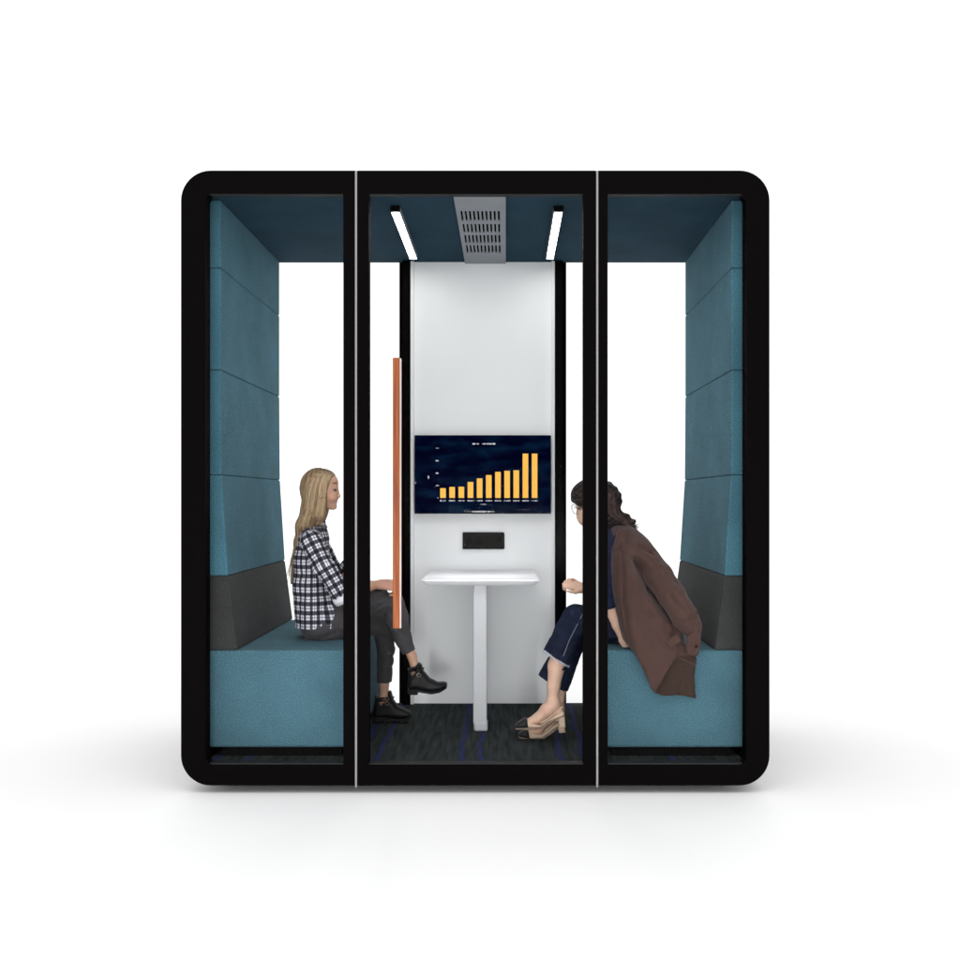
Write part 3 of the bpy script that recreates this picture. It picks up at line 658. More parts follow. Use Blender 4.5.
def arm_uv(v, pts):
    best = np.full(len(v), 1e9); U = np.zeros(len(v)); W_ = np.zeros(len(v)); acc = 0
    for ii, (p, q) in enumerate(zip(pts, pts[1:])):
        a, b_ = P(*p[:3]), P(*q[:3]); ab = b_ - a; Ln = np.linalg.norm(ab); e = ab / Ln; tr = (v - a) @ e; t = np.clip(tr, 0, Ln); tu = np.clip(tr, -9 if ii == 0 else 0, 9 if ii == len(pts) - 2 else Ln)
        c = a + t[:, None] * e; dv = v - c; dist = np.linalg.norm(dv, axis=1) - (p[3] + (q[3] - p[3]) * t / Ln) / sc_(p[2])
        u1 = np.cross(e, (0, 1, 0)); u1 /= np.linalg.norm(u1); u2 = np.cross(e, u1)
        an = np.arctan2(dv @ u1, dv @ u2) * .046; m = dist < best
        best = np.where(m, dist, best); U = np.where(m, an, U); W_ = np.where(m, acc + tu, W_); acc += Ln
    return best, U, W_
def shirt_pat(v):
    cx = PX(313.5, YL); an = np.arctan2(v[:, 1] - YL, (v[:, 0] - cx) * 1.75) * .125
    U, W_ = an, v[:, 2].copy()
    tb_, _, _ = arm_uv(v, T_)
    q = v.copy(); q[:, 1] = YL + (v[:, 1] - YL) / 1.75; tb_, _, _ = arm_uv(q, T_)
    for s_ in (slN, slF):
        b_, u_, w_ = arm_uv(v, s_); m = b_ < tb_ - .004; U = np.where(m, u_ + .01, U); W_ = np.where(m, w_, W_)
    return np.stack([U, W_, 0 * U], 1)
sh = S.mesh('shirt', plaid_mat(), pL, pat=shirt_pat)
# rolled pale cuff
f = MB(); a, b_ = P(341, 594.5, YL - .155), P(345, 600.5, YL - .148); f.tube([a, a * .5 + b_ * .5, b_], [px(9.9), px(10.4), px(9.6)], 24); f.build('rolled_cuff', plain('pale cotton', (.75, .74, .8), .9, sp=.1, bump=.3, bscale=60), sh, smooth=True)
f = MB(); ring_ = []
for i in range(13):
    a = math.pi * 2 * i / 12; c = P(317.8, 523.5, YL); ring_.append(c + np.array([math.cos(a) * px(7.9), math.sin(a) * .044, -.016 * math.cos(a)]))
f.tube(ring_, [.0075] * 13, 8); f.build('collar', plaid_mat(), sh, smooth=True)
# trousers
S = SDF((-.98, YL - .22, FZ + .07), (-.38, YL + .30, .70), .0034)
S.chain([(317.5, 622, YL, 18), (319, 626, YL, 18)], .02, 1.75)
S.chain([(319, 628, YL - .08, 16.5), (343, 621, YL - .06, 15), (360, 605, YL - .03, 13), (377, 600.5, YL + .02, 12.4), (391, 602.5, YL + .05, 11.4)], .012)
S.chain([(393, 603, YL + .05, 11.0), (397, 617, YL + .06, 11), (403, 638, YL + .085, 8.3), (409.5, 654, YL + .10, 6.6)], .014)
S.chain([(320, 628, YL + .08, 16), (350, 624, YL + .10, 13), (381, 624, YL + .14, 10.5)], .012)
S.chain([(383, 626, YL + .15, 10.5), (386, 650, YL + .20, 8.6), (384.3, 684, YL + .235, 7.4)], .012)
S.cut(P(408.3, 652.5, YL + .10), (.42, 0, -.9), .055); S.cut(P(384.5, 682, YL + .235), (.02, 0, -1), .055)
cz = creases([(376, 601, 389, 593, 2.5, .006), (371, 611, 388, 600, 2.0, .005), (386, 608, 398, 622, 2.2, .003), (300, 632, 330, 640, 2.5, .004), (310, 640, 343, 628, 2.5, .004), (398, 630, 404, 640, 2, .003), (380, 660, 390, 664, 1.6, .003), (379, 672, 390, 676, 1.6, .0025)], YL)
S.disp(lambda x, y, z: 1.5 * cz(x, z) + .0013 * nz(x, y, z, 22, .4) + .0011 * nz(x, z, y, 41, 2.4))
S.mesh('trousers', attr_mat('charcoal jersey', .9, .1, bump=.25, sheen=.1), pL, (.060, .057, .061))
# boots
bootm = plain('black leather', (.008, .008, .009), .45, sp=.2, bump=.15, bscale=120); solem = plain('boot sole', (.006, .006, .006), .6, sp=.2)
metal = plain('brass buckle', (.5, .42, .28), .3, .9)
def boot(poly, sole, dC, strap, notch, buck, w=.036):
    S = SDF((min(PX(p[0], dC) for p in poly) - .03, dC - .06, min(PZ(p[1], dC) for p in poly) - .02), (max(PX(p[0], dC) for p in poly) + .03, dC + .06, max(PZ(p[1], dC) for p in poly) + .02), .0022)
    S.slab(poly, dC, dC, w, .022, .004); S.slab(notch, dC, dC, .06, .002, .004, sub=True)
    o = S.mesh('ankle_boot', bootm, pL, relax=2)
    S = SDF((min(PX(p[0], dC) for p in sole) - .02, dC - .06, min(PZ(p[1], dC) for p in sole) - .02), (max(PX(p[0], dC) for p in sole) + .02, dC + .06, max(PZ(p[1], dC) for p in sole) + .02), .0022)
    S.slab(sole, dC, dC, w - .002, .003, .002); S.mesh('sole', solem, o)
    f = MB()
    for (x, y) in buck:
        c = P(x, y, dC - w - .004); f.tube([c + np.array([math.cos(a) * .008, 0, math.sin(a) * .008]) for a in np.linspace(0, 2 * math.pi, 13)], .0016, 6)
    f.build('buckle', metal, o)
    f = MB()
    for (x0, y0, x1, y1) in strap:
        a, b_ = P(x0, y0, dC - w - .001), P(x1, y1, dC - w - .001); f.tube([a + np.array([-.004, .02, 0]), a, b_, b_ + np.array([.004, .02, 0])], .0045, 8)
    f.build('strap', bootm, o)
boot([(408.5, 670), (412, 668.5), (418.5, 662.5), (421, 664), (423.5, 671), (430, 678.5), (438, 682.3), (445, 682), (447.5, 684), (446, 687), (440, 690.5), (432, 692), (424, 691), (418, 689), (409, 689.8), (407.6, 685), (408.5, 677)],
     [(407.8, 688.5), (418, 688), (424, 689.5), (432, 690.6), (440, 689.5), (446.5, 685.8), (447, 687.3), (440.5, 691.5), (432, 693.2), (424, 692), (418.6, 690.8), (418, 693.8), (408.6, 693.8)], YL + .105,
     [(409, 669.5, 420, 666), (411, 678, 422, 669)], [(410, 671.8), (414.6, 670.2), (416.5, 671), (412.3, 678)], [(418.7, 675.2)])
boot([(376, 694), (379, 698), (388, 699), (388.5, 690.5), (391, 691.5), (393.5, 700), (398, 706), (405, 709), (410.5, 712), (411, 716), (405, 718), (396, 718), (388, 716.5), (381, 717.5), (374, 717), (373.5, 708), (375.5, 700)],
     [(373.5, 716), (384, 716), (390, 717), (398, 717.5), (405, 717.3), (411, 715.4), (411, 717.5), (405, 719.6), (396, 720.5), (389, 719), (384, 718.8), (383.5, 721.2), (373.5, 721.2)], YL + .235,
     [(377, 698.5, 389, 698.5), (383, 705, 392, 698)], [(377, 700.5), (386.5, 700.5), (381.5, 705)], [(386.8, 698.8), (387.2, 703.6)])
# hair
HC = P(317, 488, YL)
S = SDF((-.97, YL - .13, .66), (-.66, YL + .13, 1.25), .003)
S.ell(P(318, 488, YL), (px(17.8), .087, px(20.2)), .01)
S.ell(P(327, 482, YL), (px(10), .072, px(11)), .02)
S.chain([(316, 494, YL, 12.5), (315, 508, YL, 12.8), (312.5, 519, YL, 11.5)], .015, 1.5)
S.chain([(313, 515, YL, 11), (306, 526, YL, 8.5), (300.5, 542, YL, 5), (295.6, 562, YL, 3.2), (292.0, 583, YL, 1.2)], .02, 2.6)
for q in (-1, 1): S.chain([(323, 500, YL + q * .065, 5.5), (322, 513, YL + q * .062, 4.5), (320, 523, YL + q * .06, 3.0)], .012)
S.slab([(335.5, 466), (335.0, 475.5), (332, 482), (329.8, 491), (329, 504), (327.5, 514), (324.5, 524), (350, 524), (350, 470)], YL, YL, .2, .004, .005, sub=True)
def hang(v0, v1): return np.arctan2(v1 - YL, v0 - HC[0])
S.disp(lambda x, y, z: .0016 * np.sin(np.arctan2(y - YL, x - (HC[0] - np.maximum(1.10 - z, 0) * .22)) * 24 + 9 * np.sin(z * 7)) + .001 * np.sin(np.arctan2(y - YL, x - HC[0]) * 53 + 14 * np.sin(z * 5)))
def hpat(v):
    an = np.arctan2(v[:, 1] - YL, v[:, 0] - (HC[0] - np.maximum(1.10 - v[:, 2], 0) * .22)); return np.stack([an * 1.2, v[:, 2], 0 * an], 1)
def hcol(v):   # darker roots at the crown and parting
    w = np.clip((v[:, 2] - PZ(476, YL)) / .03, 0, 1)[:, None] * np.clip((v[:, 0] - PX(312, YL)) / .05, 0.15, 1)[:, None]; return 1 - .6 * w * np.array([.8, .9, 1.])
S.mesh('hair', hair_mat('blonde hair', [lin('#5a4636'), lin('#8f775c'), lin('#b39c7c')]), pL, hcol, hpat)

from mathutils.bvhtree import BVHTree
def strands(hair_obj, paths, off, rad, seed, name, mat, yc, loose=0):
    me = hair_obj.data; o = Vector(hair_obj.parent.location) if hair_obj.parent else Vector()
    bvh = BVHTree.FromPolygons([v.co + o for v in me.vertices], [tuple(p.vertices) for p in me.polygons]); f = MB()
    for pts, sd in paths:
        # smooth the guide, then lay it on the hair surface from the side
        n = 14; q = np.array(pts, float); tt = np.linspace(0, len(q) - 1, n); i0 = np.clip(tt.astype(int), 0, len(q) - 2); fr = (tt - i0)[:, None]
        a = q[i0] * (1 - fr) + q[i0 + 1] * fr
        for _ in range(2): a[1:-1] = (a[:-2] + a[1:-1] * 2 + a[2:]) / 4
        out = []
        for k, (x, y) in enumerate(a):
            w_ = P(x, y, yc + sd * .07); h_ = bvh.ray_cast(Vector((w_[0], yc + sd * .4, w_[2])), Vector((0, -sd, 0)), .42)
            if h_[0] is None:
                if out and k > n * .55: out.append(out[-1] + Vector((w_[0], 0, w_[2])) - Vector((pw[0], 0, pw[2])))
                elif out: break
            else: out.append(h_[0] + h_[1] * off)
            pw = w_
        if len(out) > 4: f.tube(out, [rad * (.5 + .5 * math.sin(math.pi * min(1, .2 + .8 * i / (len(out) - 1)))) for i in range(len(out))], 5)
    return f.build(name, mat, hair_obj, smooth=True)
r3 = random.Random(5); pth = []
for i in range(150):
    u = r3.random(); sd = -1 if r3.random() < .75 else 1; j = lambda k=.6: r3.uniform(-k, k)
    top = (318 + 14 * u + j(), 470.5 + 3.5 * u * u + j(.5)); m1 = (303.5 + 25 * u + j(), 488 + j()); m2 = (302.5 + 24.5 * u + j(), 504 + j()); m3 = (300 + 24 * u + j(1), 519 + 2 * u)
    p_ = [top, ((top[0] + m1[0]) / 2 - 2.5 * (1 - u), 477), m1, m2, m3]
    if u < .5: p_ += [(297 + 8 * u * 2 + j(), 538), (292 + 5 * u + j(), 562), (290 + 4 * u + j(1.2), 578 + j(6))]
    pth.append((p_, sd))
hL = bpy.data.objects['hair']
for i_, c_ in enumerate(('#7d684f', '#9c8568', '#b7a081')): strands(hL, pth[i_::3], .0004 + .0002 * i_, .0014, 1, 'hair_strands', plain('blonde strands', lin(c_), .5, sp=.2), YL)

# ---------------------------------------------------------------- woman on the right, facing left
YR = .38
def pr_(v, d=YR): return v / sc_(d)
SK2 = (.68, .45, .335)
S = SDF((.03, YR - .24, FZ), (.66, YR + .25, 1.25), .0034)
S.ell(P(597, 500, YR), (pr_(20.5), .074, pr_(18.5)), .012, ang=.5)
S.ell(P(588.5, 511, YR), (pr_(12), .058, pr_(16)), .015, ang=-.32)
S.cone(P(592, 520, YR), P(590, 526, YR), pr_(6), pr_(4), .012, 1.5)
S.cone(P(578.8, 509, YR), P(579.5, 516, YR), pr_(1.3), pr_(1.9), .006, 1.2)
S.ell(P(583.8, 521.5, YR), (pr_(1.9), .018, pr_(1.2)), .004); S.ell(P(584.6, 523.8, YR), (pr_(1.9), .017, pr_(1.2)), .004)
for q in (-1, 1):
    S.ell(P(579.5, 508.5, YR) + np.array([0, q * .03, 0]), (.009, .013, .008), .006, sub=True); S.ell(P(581, 508.8, YR) + np.array([0, q * .03, 0]), (.010, .012, .009), .003)
    S.ell(P(601, 509, YR) + np.array([0, q * .076, 0]), (.012, .008, .020), .005)
S.chain([(603, 512, YR, 9), (609, 526, YR, 8), (613, 538, YR, 9)], .015)
S.chain([(614, 548, YR, 11), (620, 580, YR, 12), (627, 610, YR, 13), (632, 626, YR, 14)], .02, 1.8)
S.chain([(616, 546, YR - .13, 8), (614, 546, YR + .13, 8)], .02)
S.chain([(616, 548, YR - .14, 8), (609, 578, YR - .17, 7), (609.5, 606, YR - .17, 6.2), (617, 625, YR - .165, 5.0), (622.5, 638, YR - .16, 4.0)], .01)
hand(S, P(622.5, 638, YR - .16), (.45, -.05, -.6), (.4, -.9, .2), .85, curl=(15, 20, 20))
S.chain([(612, 548, YR + .14, 8), (611, 575, YR + .15, 7), (608, 599, YR + .12, 6.2), (597, 594, YR + .06, 5.6), (584, 588.5, YR + .02, 4.1)], .01)
hand(S, P(584.5, 588.8, YR + .02), (-.93, -.1, .36), (.1, -.85, .5), .80, side=1, curl=(35, 78, 55), spread=.02, thumb=(.55, .55, .2), k=.003)
S.chain([(630, 628, YR - .085, 15), (600, 621, YR - .06, 12), (574, 618, YR - .03, 9.5)], .012)
S.chain([(572, 619, YR - .03, 9), (562, 645, YR - .02, 8.4), (556.5, 666, YR - .015, 8.5), (553.6, 686, YR - .015, 6.3), (552.5, 701, YR - .015, 5.5)], .01)
S.chain([(630, 628, YR + .085, 15), (600, 623, YR + .08, 12), (580, 621, YR + .08, 9.5)], .012)
S.chain([(579, 622, YR + .08, 9), (568, 655, YR + .075, 8), (561, 683, YR + .07, 5.0), (559.5, 706, YR + .07, 4.6)], .01)
# feet
S.chain([(553.5, 703, YR - .015, 6.6), (547, 710, YR - .015, 6.6), (538, 718, YR - .015, 4.8), (524, 724, YR - .015, 3.0)], .012, 1.25); S.chain([(553, 703, YR - .015, 6.2), (558.5, 712, YR - .015, 5.2)], .012)
S.chain([(559, 710, YR + .07, 5.6), (548, 720, YR + .07, 5), (538, 729, YR + .07, 4), (527, 734, YR + .07, 2.8)], .012, 1.2)
spots2 = [(P(584, 522.5, YR), (.012, .024, .007), (.5, .12, .1), .9), (P(579.5, 508.5, YR), (.008, .05, .005), (.02, .012, .01), 1), (P(550, 712, YR - .06), (.03, .03, .02), (.72, .42, .35), .35),
          (P(573.5, 580, YR), (.010, .03, .006), (.25, .04, .04), .6)]
pR = S.mesh('person', skin, None, painter(SK2, spots2), label='dark haired woman in jeans and glasses with a brown coat over her shoulders', category='person')
navy = attr_mat('navy cotton', .9, .1, bump=.3, sheen=.05)
# top
S = SDF((.18, YR - .25, .58), (.66, YR + .25, 1.02), .0034)
S.chain([(613, 546, YR, 15), (615, 565, YR, 17.5), (617, 590, YR, 18), (622, 612, YR, 19)], .02, 1.7)
S.chain([(617, 544, YR - .12, 10), (608, 536, YR, 11), (613, 544, YR + .12, 10)], .03)
S.chain([(609, 534, YR, 11), (600, 524.5, YR, 12.5)], .015, 1.1)
S.cone(P(589, 529, YR), P(600, 529, YR), pr_(4.5), pr_(6), .01, 1.8)
S.chain([(617, 548, YR - .135, 11.5), (609, 578, YR - .165, 11), (608, 604, YR - .17, 10.3)], .012)
S.chain([(612, 548, YR + .135, 11), (612, 575, YR + .15, 10)], .012)
S.cut(P(609, 608, YR - .17), (.25, 0, -1), .06); S.cut(P(622, 612, YR), (-.1, 0, -1), .22)
cz = creases([(606, 560, 618, 575, 3, .005), (604, 585, 620, 592, 2.5, .005), (606, 600, 618, 588, 2.5, .004), (612, 540, 606, 560, 3, .004)], YR - .15)
S.disp(lambda x, y, z: cz(x, z) + .002 * nz(x, y, z, 16, 2.)); S.mesh('top', navy, pR, (.012, .016, .042))
# jeans
S = SDF((.06, YR - .21, FZ + .1), (.68, YR + .2, .68), .0034)
S.chain([(630, 624, YR, 20), (633, 627, YR, 20)], .02, 1.7)
S.chain([(630, 629, YR - .085, 19), (604, 624, YR - .06, 18), (576, 618, YR - .03, 13.2)], .014)
S.chain([(575, 618, YR - .03, 13.2), (568, 633, YR - .022, 13.6), (557, 657, YR - .015, 15.2)], .014, .92)
S.chain([(630, 629, YR + .085, 19), (606, 624, YR + .08, 16), (582, 620, YR + .08, 12.5)], .014)
S.chain([(581, 621, YR + .08, 12.5), (570, 645, YR + .075, 13.5), (553, 683, YR + .07, 17)], .014, .85)
S.cut(P(552.3, 655, YR - .015), (-.48, 0, -.80), .075); S.cut(P(549, 681, YR + .07), (-.45, 0, -.8), .09)
cz = creases([(583, 612, 572, 630, 3, .004), (575, 640, 560, 655, 2, .003), (590, 625, 575, 612, 3, .004), (566, 625, 578, 636, 2, .003), (612, 640, 640, 628, 3, .006)], YR - .06)
S.disp(lambda x, y, z: 1.4 * cz(x, z) + .0015 * nz(x, y, z, 18, 3.) + .0010 * nz(x, z, y, 39, 1.4))
def jcol(v):
    c = np.tile(np.array((.012, .016, .035)), (len(v), 1)); n_ = nz(v[:, 0], v[:, 1], v[:, 2], 30, .2)[:, None]; return c * (1 + .25 * n_)
jn = S.mesh('jeans', attr_mat('dark denim', .9, .1, bump=.4, bscale=500), pR, jcol)
# side seam stitching and frayed hem
f = MB(); dq = YR - .10
pts = [P(x, y, YR - .030 - 13.6 / sc_(YR) * .92) for x, y in ((583, 613), (576, 627), (569, 641), (563.5, 656))]
f.tube([p + np.array([0, .0, 0]) for p in pts], .0013, 6)
f.build('side_seam', plain('pale thread', (.22, .24, .30), .9), jn)
f = MB(); r2 = random.Random(8)
nrm = np.array([-.48, 0, -.80]); nrm /= np.linalg.norm(nrm); uu = np.array([nrm[2], 0, -nrm[0]]); cen = P(556.7, 657.4, YR - .015)
for i in range(230):
    a = r2.uniform(0, 2 * math.pi); rad = pr_(14.9)
    p = cen + uu * math.cos(a) * rad + np.array([0, math.sin(a) * rad * .90, 0]) - nrm * .003
    q = p + nrm * r2.uniform(.004, .014) + np.array([r2.uniform(-.003, .003), r2.uniform(-.003, .003), 0]); f.tube([p, (p + q) / 2 + np.array([r2.uniform(-.0015, .0015), 0, 0]), q], .0012, 4)
f.build('frayed_hem', plain('white fray', (.45, .48, .56), .9), jn)
# shoes
beige = plain('beige leather', (.60, .45, .33), .45, sp=.35, noise=.06, nscale=40); cap = plain('black toe leather', (.008, .008, .010), .45, sp=.3); taupe = plain('tan sole', (.20, .14, .10), .6)
def shoe(dC, upper, toe, sole, heel, strap, w):
    lo = (PX(505, dC), dC - .06, PZ(750, dC)); hi = (PX(575, dC), dC + .06, PZ(700, dC))
    S = SDF(lo, hi, .0022); S.slab(upper, dC, dC, w, .016, .003); o = S.mesh('slingback_shoe', beige, pR, relax=2)
    S = SDF(lo, hi, .0022); S.slab(toe, dC, dC, w + .0015, .014, .003); S.mesh('toe_cap', cap, o, relax=2)
    S = SDF(lo, hi, .0022); S.slab(sole, dC, dC, w - .001, .003, .002); S.mesh('sole', taupe, o)
    S = SDF(lo, hi, .0022); S.slab(heel, dC, dC, w - .013, .006, .002); S.mesh('heel', beige, o)
    f = MB()
    for q in (-1, 1):
        f.tube([P(strap[0][0], strap[0][1], dC + q * w * .95), P(strap[1][0], strap[1][1], dC + q * w * .9), P(strap[2][0], strap[2][1], dC + q * w * .35), P(strap[2][0] + .5, strap[2][1], dC)], .0032, 8)
    f.build('heel_strap', beige, o)
shoe(YR - .015, [(526.5, 719), (533, 723), (541, 724.5), (548, 718), (556, 713), (562, 710.5), (564.5, 712), (564, 716), (558, 717.5), (548, 721), (541, 726), (533, 727), (526, 727)],
     [(514.5, 725.5), (518, 722), (524, 718.2), (527, 718), (529.5, 726.5), (522, 727.3), (515, 727.2)], [(514.5, 726.6), (530, 726), (541, 725), (549, 719.8), (557, 716.5), (557, 718), (550, 722), (542, 727.6), (530, 728.4), (516, 728.2)],
     [(557.5, 715.5), (564.2, 712.5), (565.4, 727), (559, 726.8)], [(541, 723), (552, 716), (562.5, 707)], .033)
shoe(YR + .07, [(528, 730), (535, 733), (542, 733), (548, 727), (556, 722), (561, 719), (564, 721), (563, 724), (557, 726), (549, 732), (542, 737), (534, 738), (528, 737.3)],
     [(518, 733.5), (521, 731), (526, 729.3), (528.5, 729.8), (530.5, 737.8), (524, 737.2), (519, 735.6)], [(518, 735), (530, 737.3), (542, 736), (549, 731), (557, 725), (558, 727), (550, 733.5), (543, 738), (530, 739), (519, 736.8)],
     [(556, 722), (563, 720), (565.5, 731.8), (559, 732.6)], [(545, 731), (553, 724), (562.5, 715)], .031)
# hair
HC2 = P(598, 500, YR)
S = SDF((.20, YR - .13, .90), (.60, YR + .13, 1.24), .003)
S.ell(P(596.5, 499, YR), (pr_(26), .088, pr_(20.5)), .012, ang=-.25)
S.ell(P(604, 500, YR), (pr_(15.5), .088, pr_(16)), .015)
S.chain([(602, 508, YR, 14), (609, 518, YR, 10.5), (619, 522, YR, 9), (631, 527.5, YR, 4.5)], .015, 1.6)
S.chain([(616, 517, YR - .02, 7.5), (624, 519, YR - .02, 6), (633, 522, YR - .03, 3.2)], .008, 1.4)
S.chain([(612, 523, YR, 8), (622, 528, YR - .02, 6.5), (634, 530, YR - .02, 3)], .01, 1.8)
S.slab([(568, 499.5), (575, 503.5), (582, 509), (588, 516), (592, 524), (596, 532), (580, 545), (560, 530), (558, 500)], YR, YR, .2, .003, .004, sub=True)
S.disp(lambda x, y, z: .0020 * np.sin((x * .75 - z + .5 * y) * 190 + 5 * np.sin(y * 25 + x * 14)) + .003 * nz(x, y, z, 26, .9) * (x > PX(608, YR)))
S.mesh('hair', hair_mat('dark brown hair', [lin('#0d0a09'), lin('#231b1a'), lin('#5a4743')], .5), pR, (1., 1., 1.), lambda v: np.stack([(v[:, 0] * .75 - v[:, 2] + .5 * v[:, 1]) * 11, v[:, 0] * 1.3, v[:, 1] * 2], 1))
pth = []
for i in range(150):
    u = r3.random(); sd = -1 if r3.random() < .75 else 1; j = lambda k=.8: r3.uniform(-k, k)
    a_ = (573 + 26 * u + j(), 496 - 17 * math.sin(u * 1.6) + 0 * j()); b_ = (586 + 26 * u + j(), 497 - 8 * u + j()); c_ = (601 + 15 * u + j(), 508 - 5 * u + j())
    d_ = (612 + 7 * u, 516 - 2 * u + j(1.5)); e_ = (621 + 3 * u + j(1.5), 520 + j(2.5)); g_ = (629 + j(2), 524 + j(3)); h_ = (634 + j(3.5), 528 + j(3.5))
    pth.append(([a_, b_, c_, d_, e_, g_, h_], sd))
hR = [o for o in pR.children if o.name.startswith('hair')][0]
for i_, c_ in enumerate(('#120d0c', '#33272a', '#5b4640')): strands(hR, pth[i_::3], .0010, .0016, 2, 'hair_strands', plain('dark brown strands', lin(c_), .5, sp=.25), YR)
# glasses
f = MB()
for q in (-1, 1):
    c = P(574.6, 509.3, YR) + np.array([0, q * .031, 0]); f.tube([c + np.array([math.cos(a) * .010 * -1 - math.sin(a) * .005, math.cos(a) * .019, math.sin(a) * .019]) for a in np.linspace(0, 2 * math.pi, 25)], .0011, 6)
    f.tube([c + np.array([0, q * .021, .006]), P(601, 504, YR) + np.array([0, q * .080, 0])], .0011, 6)
c = P(574.6, 508.5, YR); f.tube([c + np.array([0, -.011, 0]), c + np.array([-.003, 0, .003]), c + np.array([0, .011, 0])], .0011, 6)
f.build('glasses', plain('thin wire frame', (.25, .25, .28), .35, .6), pR, smooth=True)

# ---------------------------------------------------------------- coat draped over the shoulders
COAT = (.066, .036, .031)
LINING = (.040, .025, .020)
coatm = attr_mat('brown wool', .88, .12, bump=.35, bscale=420, sheen=.12)
D0 = .11
S = SDF((.33, .015, PZ(703, .05)), (.80, .56, PZ(520, .2)), .0034)
X, Y, Z = S.g((slice(None),) * 3)
pyg = 500 + (CZ - S.ax[2]) * sc_(D0)             # height expressed in photo px, only used to look up the drape profile
yn = np.interp(pyg, [522, 530, 545, 565, 600, 640, 655, 680, 700], [.30, .23, .165, .125, .10, .075, .062, .050, .048])
yb = np.interp(pyg, [525, 540, 600, 640, 645, 650, 700], [.45, .54, .55, .50, .34, .085, .076])
kk = np.interp(pyg, [530, 560, 640, 655, 700], [.09, .08, .05, .016, .010])
def layer(poly, yn, yb, kk, cr_, dig=1.):
    pp = [(PX(x, D0), PZ(y, D0)) for x, y in poly]
    X2 = S.ax[0][:, None] + 0 * S.ax[2][None, :]; Z2 = S.ax[2][None, :] + 0 * X2
    d2 = poly2d(X2, Z2, pp); dn = yn[None, :] + 1.5 * cr_(X2, Z2) + .0016 * nz(X2, 0 * X2, Z2, 9, .7)
    d = smax(d2[:, None, :] + 0 * Y, dn[:, None, :] - Y, kk[None, None, :]); return smax(d, Y - yb[None, None, :], .008)
main = [(617, 529), (622, 526), (636, 526), (645, 532), (654, 541), (664, 556), (672, 574), (678, 592), (683, 612), (683, 626), (681, 640), (677, 651), (670, 662), (661, 676), (653.5, 689.5), (649.5, 686), (645, 675), (639, 662), (632, 650), (625.5, 642), (621.5, 628), (618, 612), (614.5, 594), (612.5, 575), (613, 555), (615, 540)]
crs = creases([(642, 566, 660, 596, 8, .022), (660, 596, 682, 632, 8, .026), (636, 562, 650, 590, 3.5, .020), (650, 590, 672, 617, 3.2, .030), (638, 570, 655, 640, 5, .008), (628, 560, 634, 640, 5, -.008), (623.5, 552, 623.5, 600, 1.3, .006), (623.5, 600, 628, 643, 1.3, .006), (645, 610, 665, 630, 4, .006),
               (632, 548, 645, 560, 3, -.006), (665, 625, 676, 640, 3, .008), (640, 640, 650, 680, 5, -.004), (634, 540, 649, 553, 1.0, .004), (648, 557, 655, 550, 1.0, .004), (617, 553, 622, 548, 1.0, .008), (622, 548, 622.5, 530, .9, .006)], D0)
S.F = np.minimum(S.F, layer(main, yn, yb, kk, crs)).astype(np.float32)
back = [(668, 646), (676, 640), (690, 648), (696, 658), (694.3, 668), (693.5, 680), (695.3, 697.6), (686, 695.6), (675, 694.6), (663, 694.9), (655, 692.8), (650.5, 688), (656, 672)]
yn2 = np.interp(pyg, [640, 655, 700], [.095, .084, .084]); yb2 = np.interp(pyg, [640, 648, 652, 700], [.16, .15, .110, .106])
crs2 = creases([(672, 655, 694, 663, 1.5, -.006), (685, 665, 681, 693, 2, .004), (690, 670, 690, 694, 2, -.003)], D0)
S.F = smin(S.F, layer(back, yn2, yb2, np.full_like(pyg, .008), crs2), .002).astype(np.float32)
# empty sleeve
BODYF = S.F.copy(); S.F[:] = 1.0
S.chain([(646, 557, .25, 12.5), (659, 576, .16, 13.8), (672, 596, .110, 13.6), (685, 617, .090, 12.8), (691.0, 627, .088, 10.5)], .012)
S.chain([(691, 626, .088, 10.5), (693.5, 636, .088, 7.5)], .006); S.chain([(693, 636, .088, 6.5), (692, 653, .084, 6.5)], .003)
S.chain([(680, 616, .125, 6), (677, 625, .120, 4), (680, 640, .110, 4)], .006)
S.cut(P(691.0, 654.6, .085), (-.18, 0, -1), .05)
S.F = smin(S.F, BODYF, .003).astype(np.float32)
cz = creases([(668, 596, 690, 620, 2.5, .005), (676, 588, 686, 604, 2, -.003), (682, 620, 693, 612, 2, .006), (686, 634, 694, 622, 2, .005), (660, 572, 676, 600, 2.5, -.004), (657, 548, 676, 585, 2, .003), (694, 632, 688, 645, 1.5, .004), (640, 547, 655, 556, 1.2, .004), (648, 558, 657, 551, 1.1, .004)], .12)
S.disp(lambda x, y, z: 1.5 * cz(x, z) * (y < .2) + .0010 * nz(x, y, z, 24, 1.1))
bpoly = [(PX(x, D0), PZ(y, D0)) for x, y in back]
def ccol(v):
    w = ((poly2d(v[:, 0], v[:, 2], bpoly) < .004) & (v[:, 1] > .0785) & (v[:, 2] < PZ(655, D0))).astype(float)[:, None]
    return np.array(COAT) * (1 - w) + np.array(LINING) * w
coat = S.mesh('coat', coatm, pR, ccol, label='brown wool coat draped over her shoulders')
def patch(poly, dq, w, name, mat):
    S = SDF((min(PX(p[0], dq) for p in poly) - .02, dq - w - .02, min(PZ(p[1], dq) for p in poly) - .02), (max(PX(p[0], dq) for p in poly) + .02, dq + w + .02, max(PZ(p[1], dq) for p in poly) + .02), .002)
    S.slab(poly, dq, dq, w, .003, .002); return S.mesh(name, mat, coat, COAT)
patch([(666, 641.5), (677, 633.5), (681.5, 640), (671, 648)], .068, .008, 'pocket_flap', coatm)
patch([(686.5, 637), (693, 631.5), (699.5, 633), (700.5, 643), (697.5, 652), (694, 656), (687.5, 654.5), (686, 645)], .066, .012, 'cuff', coatm)
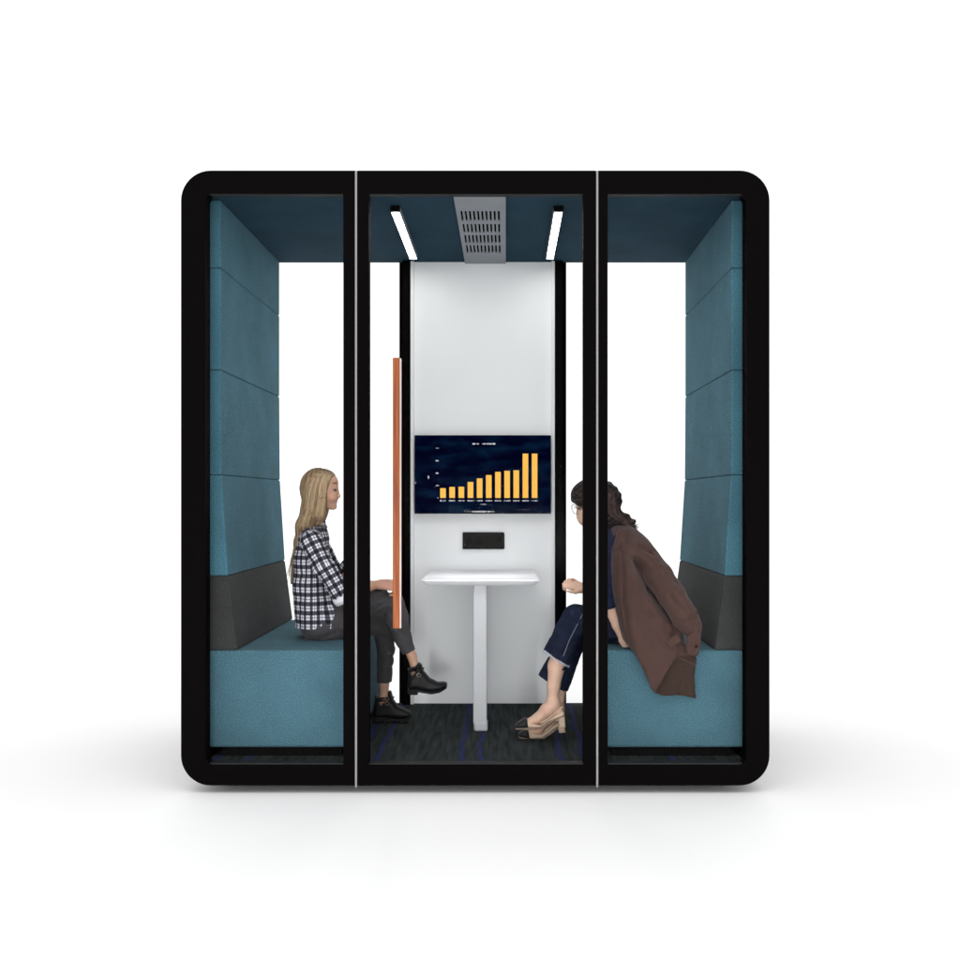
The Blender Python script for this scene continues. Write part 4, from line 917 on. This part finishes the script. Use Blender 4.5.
patch([(617.5, 531), (625.5, 528), (624.5, 546), (621, 552), (618.5, 549), (615.2, 556), (614.6, 545)], .20, .020, 'lapel', coatm)
f = MB(); c = P(696.5, 646.5, .051); f.tube([c, c + np.array([0, .006, 0])], .0062, 14); f.build('cuff_button', plain('dark button', (.008, .005, .004), .5, sp=.1), coat)

# ================================================================== LIGHT, CAMERA, RENDER
w = bpy.data.worlds.new('World'); bpy.context.scene.world = w; w.use_nodes = True
w.node_tree.nodes['Background'].inputs['Color'].default_value = (1, 1, 1, 1); w.node_tree.nodes['Background'].inputs['Strength'].default_value = 1.05
def area(name, loc, target, size, power):
    l = bpy.data.lights.new(name, 'AREA'); l.shape = 'RECTANGLE'; l.size, l.size_y = size; l.energy = power; o = bpy.data.objects.new(name, l); C.objects.link(o)
    o.location = loc; o.rotation_euler = (Vector(target) - Vector(loc)).to_track_quat('-Z', 'Y').to_euler(); return o
area('ground_fill', (-.1, -3.0, 4.6), (-.1, -.3, 0), (5.0, 2.2), 62)  # unseen area lamp added to whiten the floor in front of the pod
sp = area('door_fill', (-.1, -6.5, .55), (-.1, 1.1, .48), (2.6, .9), 1.5); sp.data.spread = math.radians(13)  # added narrow fill through the door, brightens the rear wall below the table
sp = area('table_fill', (-.11, -1.55, 3.5), (-.11, .68, .74), (.45, .12), .38); sp.data.spread = math.radians(7)  # lamp put in only to brighten the tabletop
area('backdrop_fill', (0, 4.0, 9.5), (0, 13, 4.5), (14, 1.5), 600)  # added out of view to keep the backdrop white
area('front_fill', (-.1, -5.5, .9), (-.1, 1, .55), (2.6, 1.0), 60)  # unseen low fill added to lift the pod interior and lower wall
cam = bpy.data.cameras.new('camera'); co = bpy.data.objects.new('camera', cam); C.objects.link(co)
co.location = (0, -CD, CZ); co.rotation_euler = (math.radians(90), 0, 0)
cam.sensor_width = 36; cam.lens = FPX / 960 * 36; cam.shift_x = -26 / 960; cam.shift_y = 20 / 960; cam.clip_end = 200; cam.clip_start = .05
s = bpy.context.scene; s.camera = co
s.view_settings.view_transform = 'Standard'; s.view_settings.look = 'None'; s.view_settings.exposure = 0; s.view_settings.gamma = 1
s.cycles.max_bounces = 8; s.cycles.diffuse_bounces = 5; s.cycles.transparent_max_bounces = 12; s.cycles.sample_clamp_indirect = 6
s.cycles.use_denoising = True
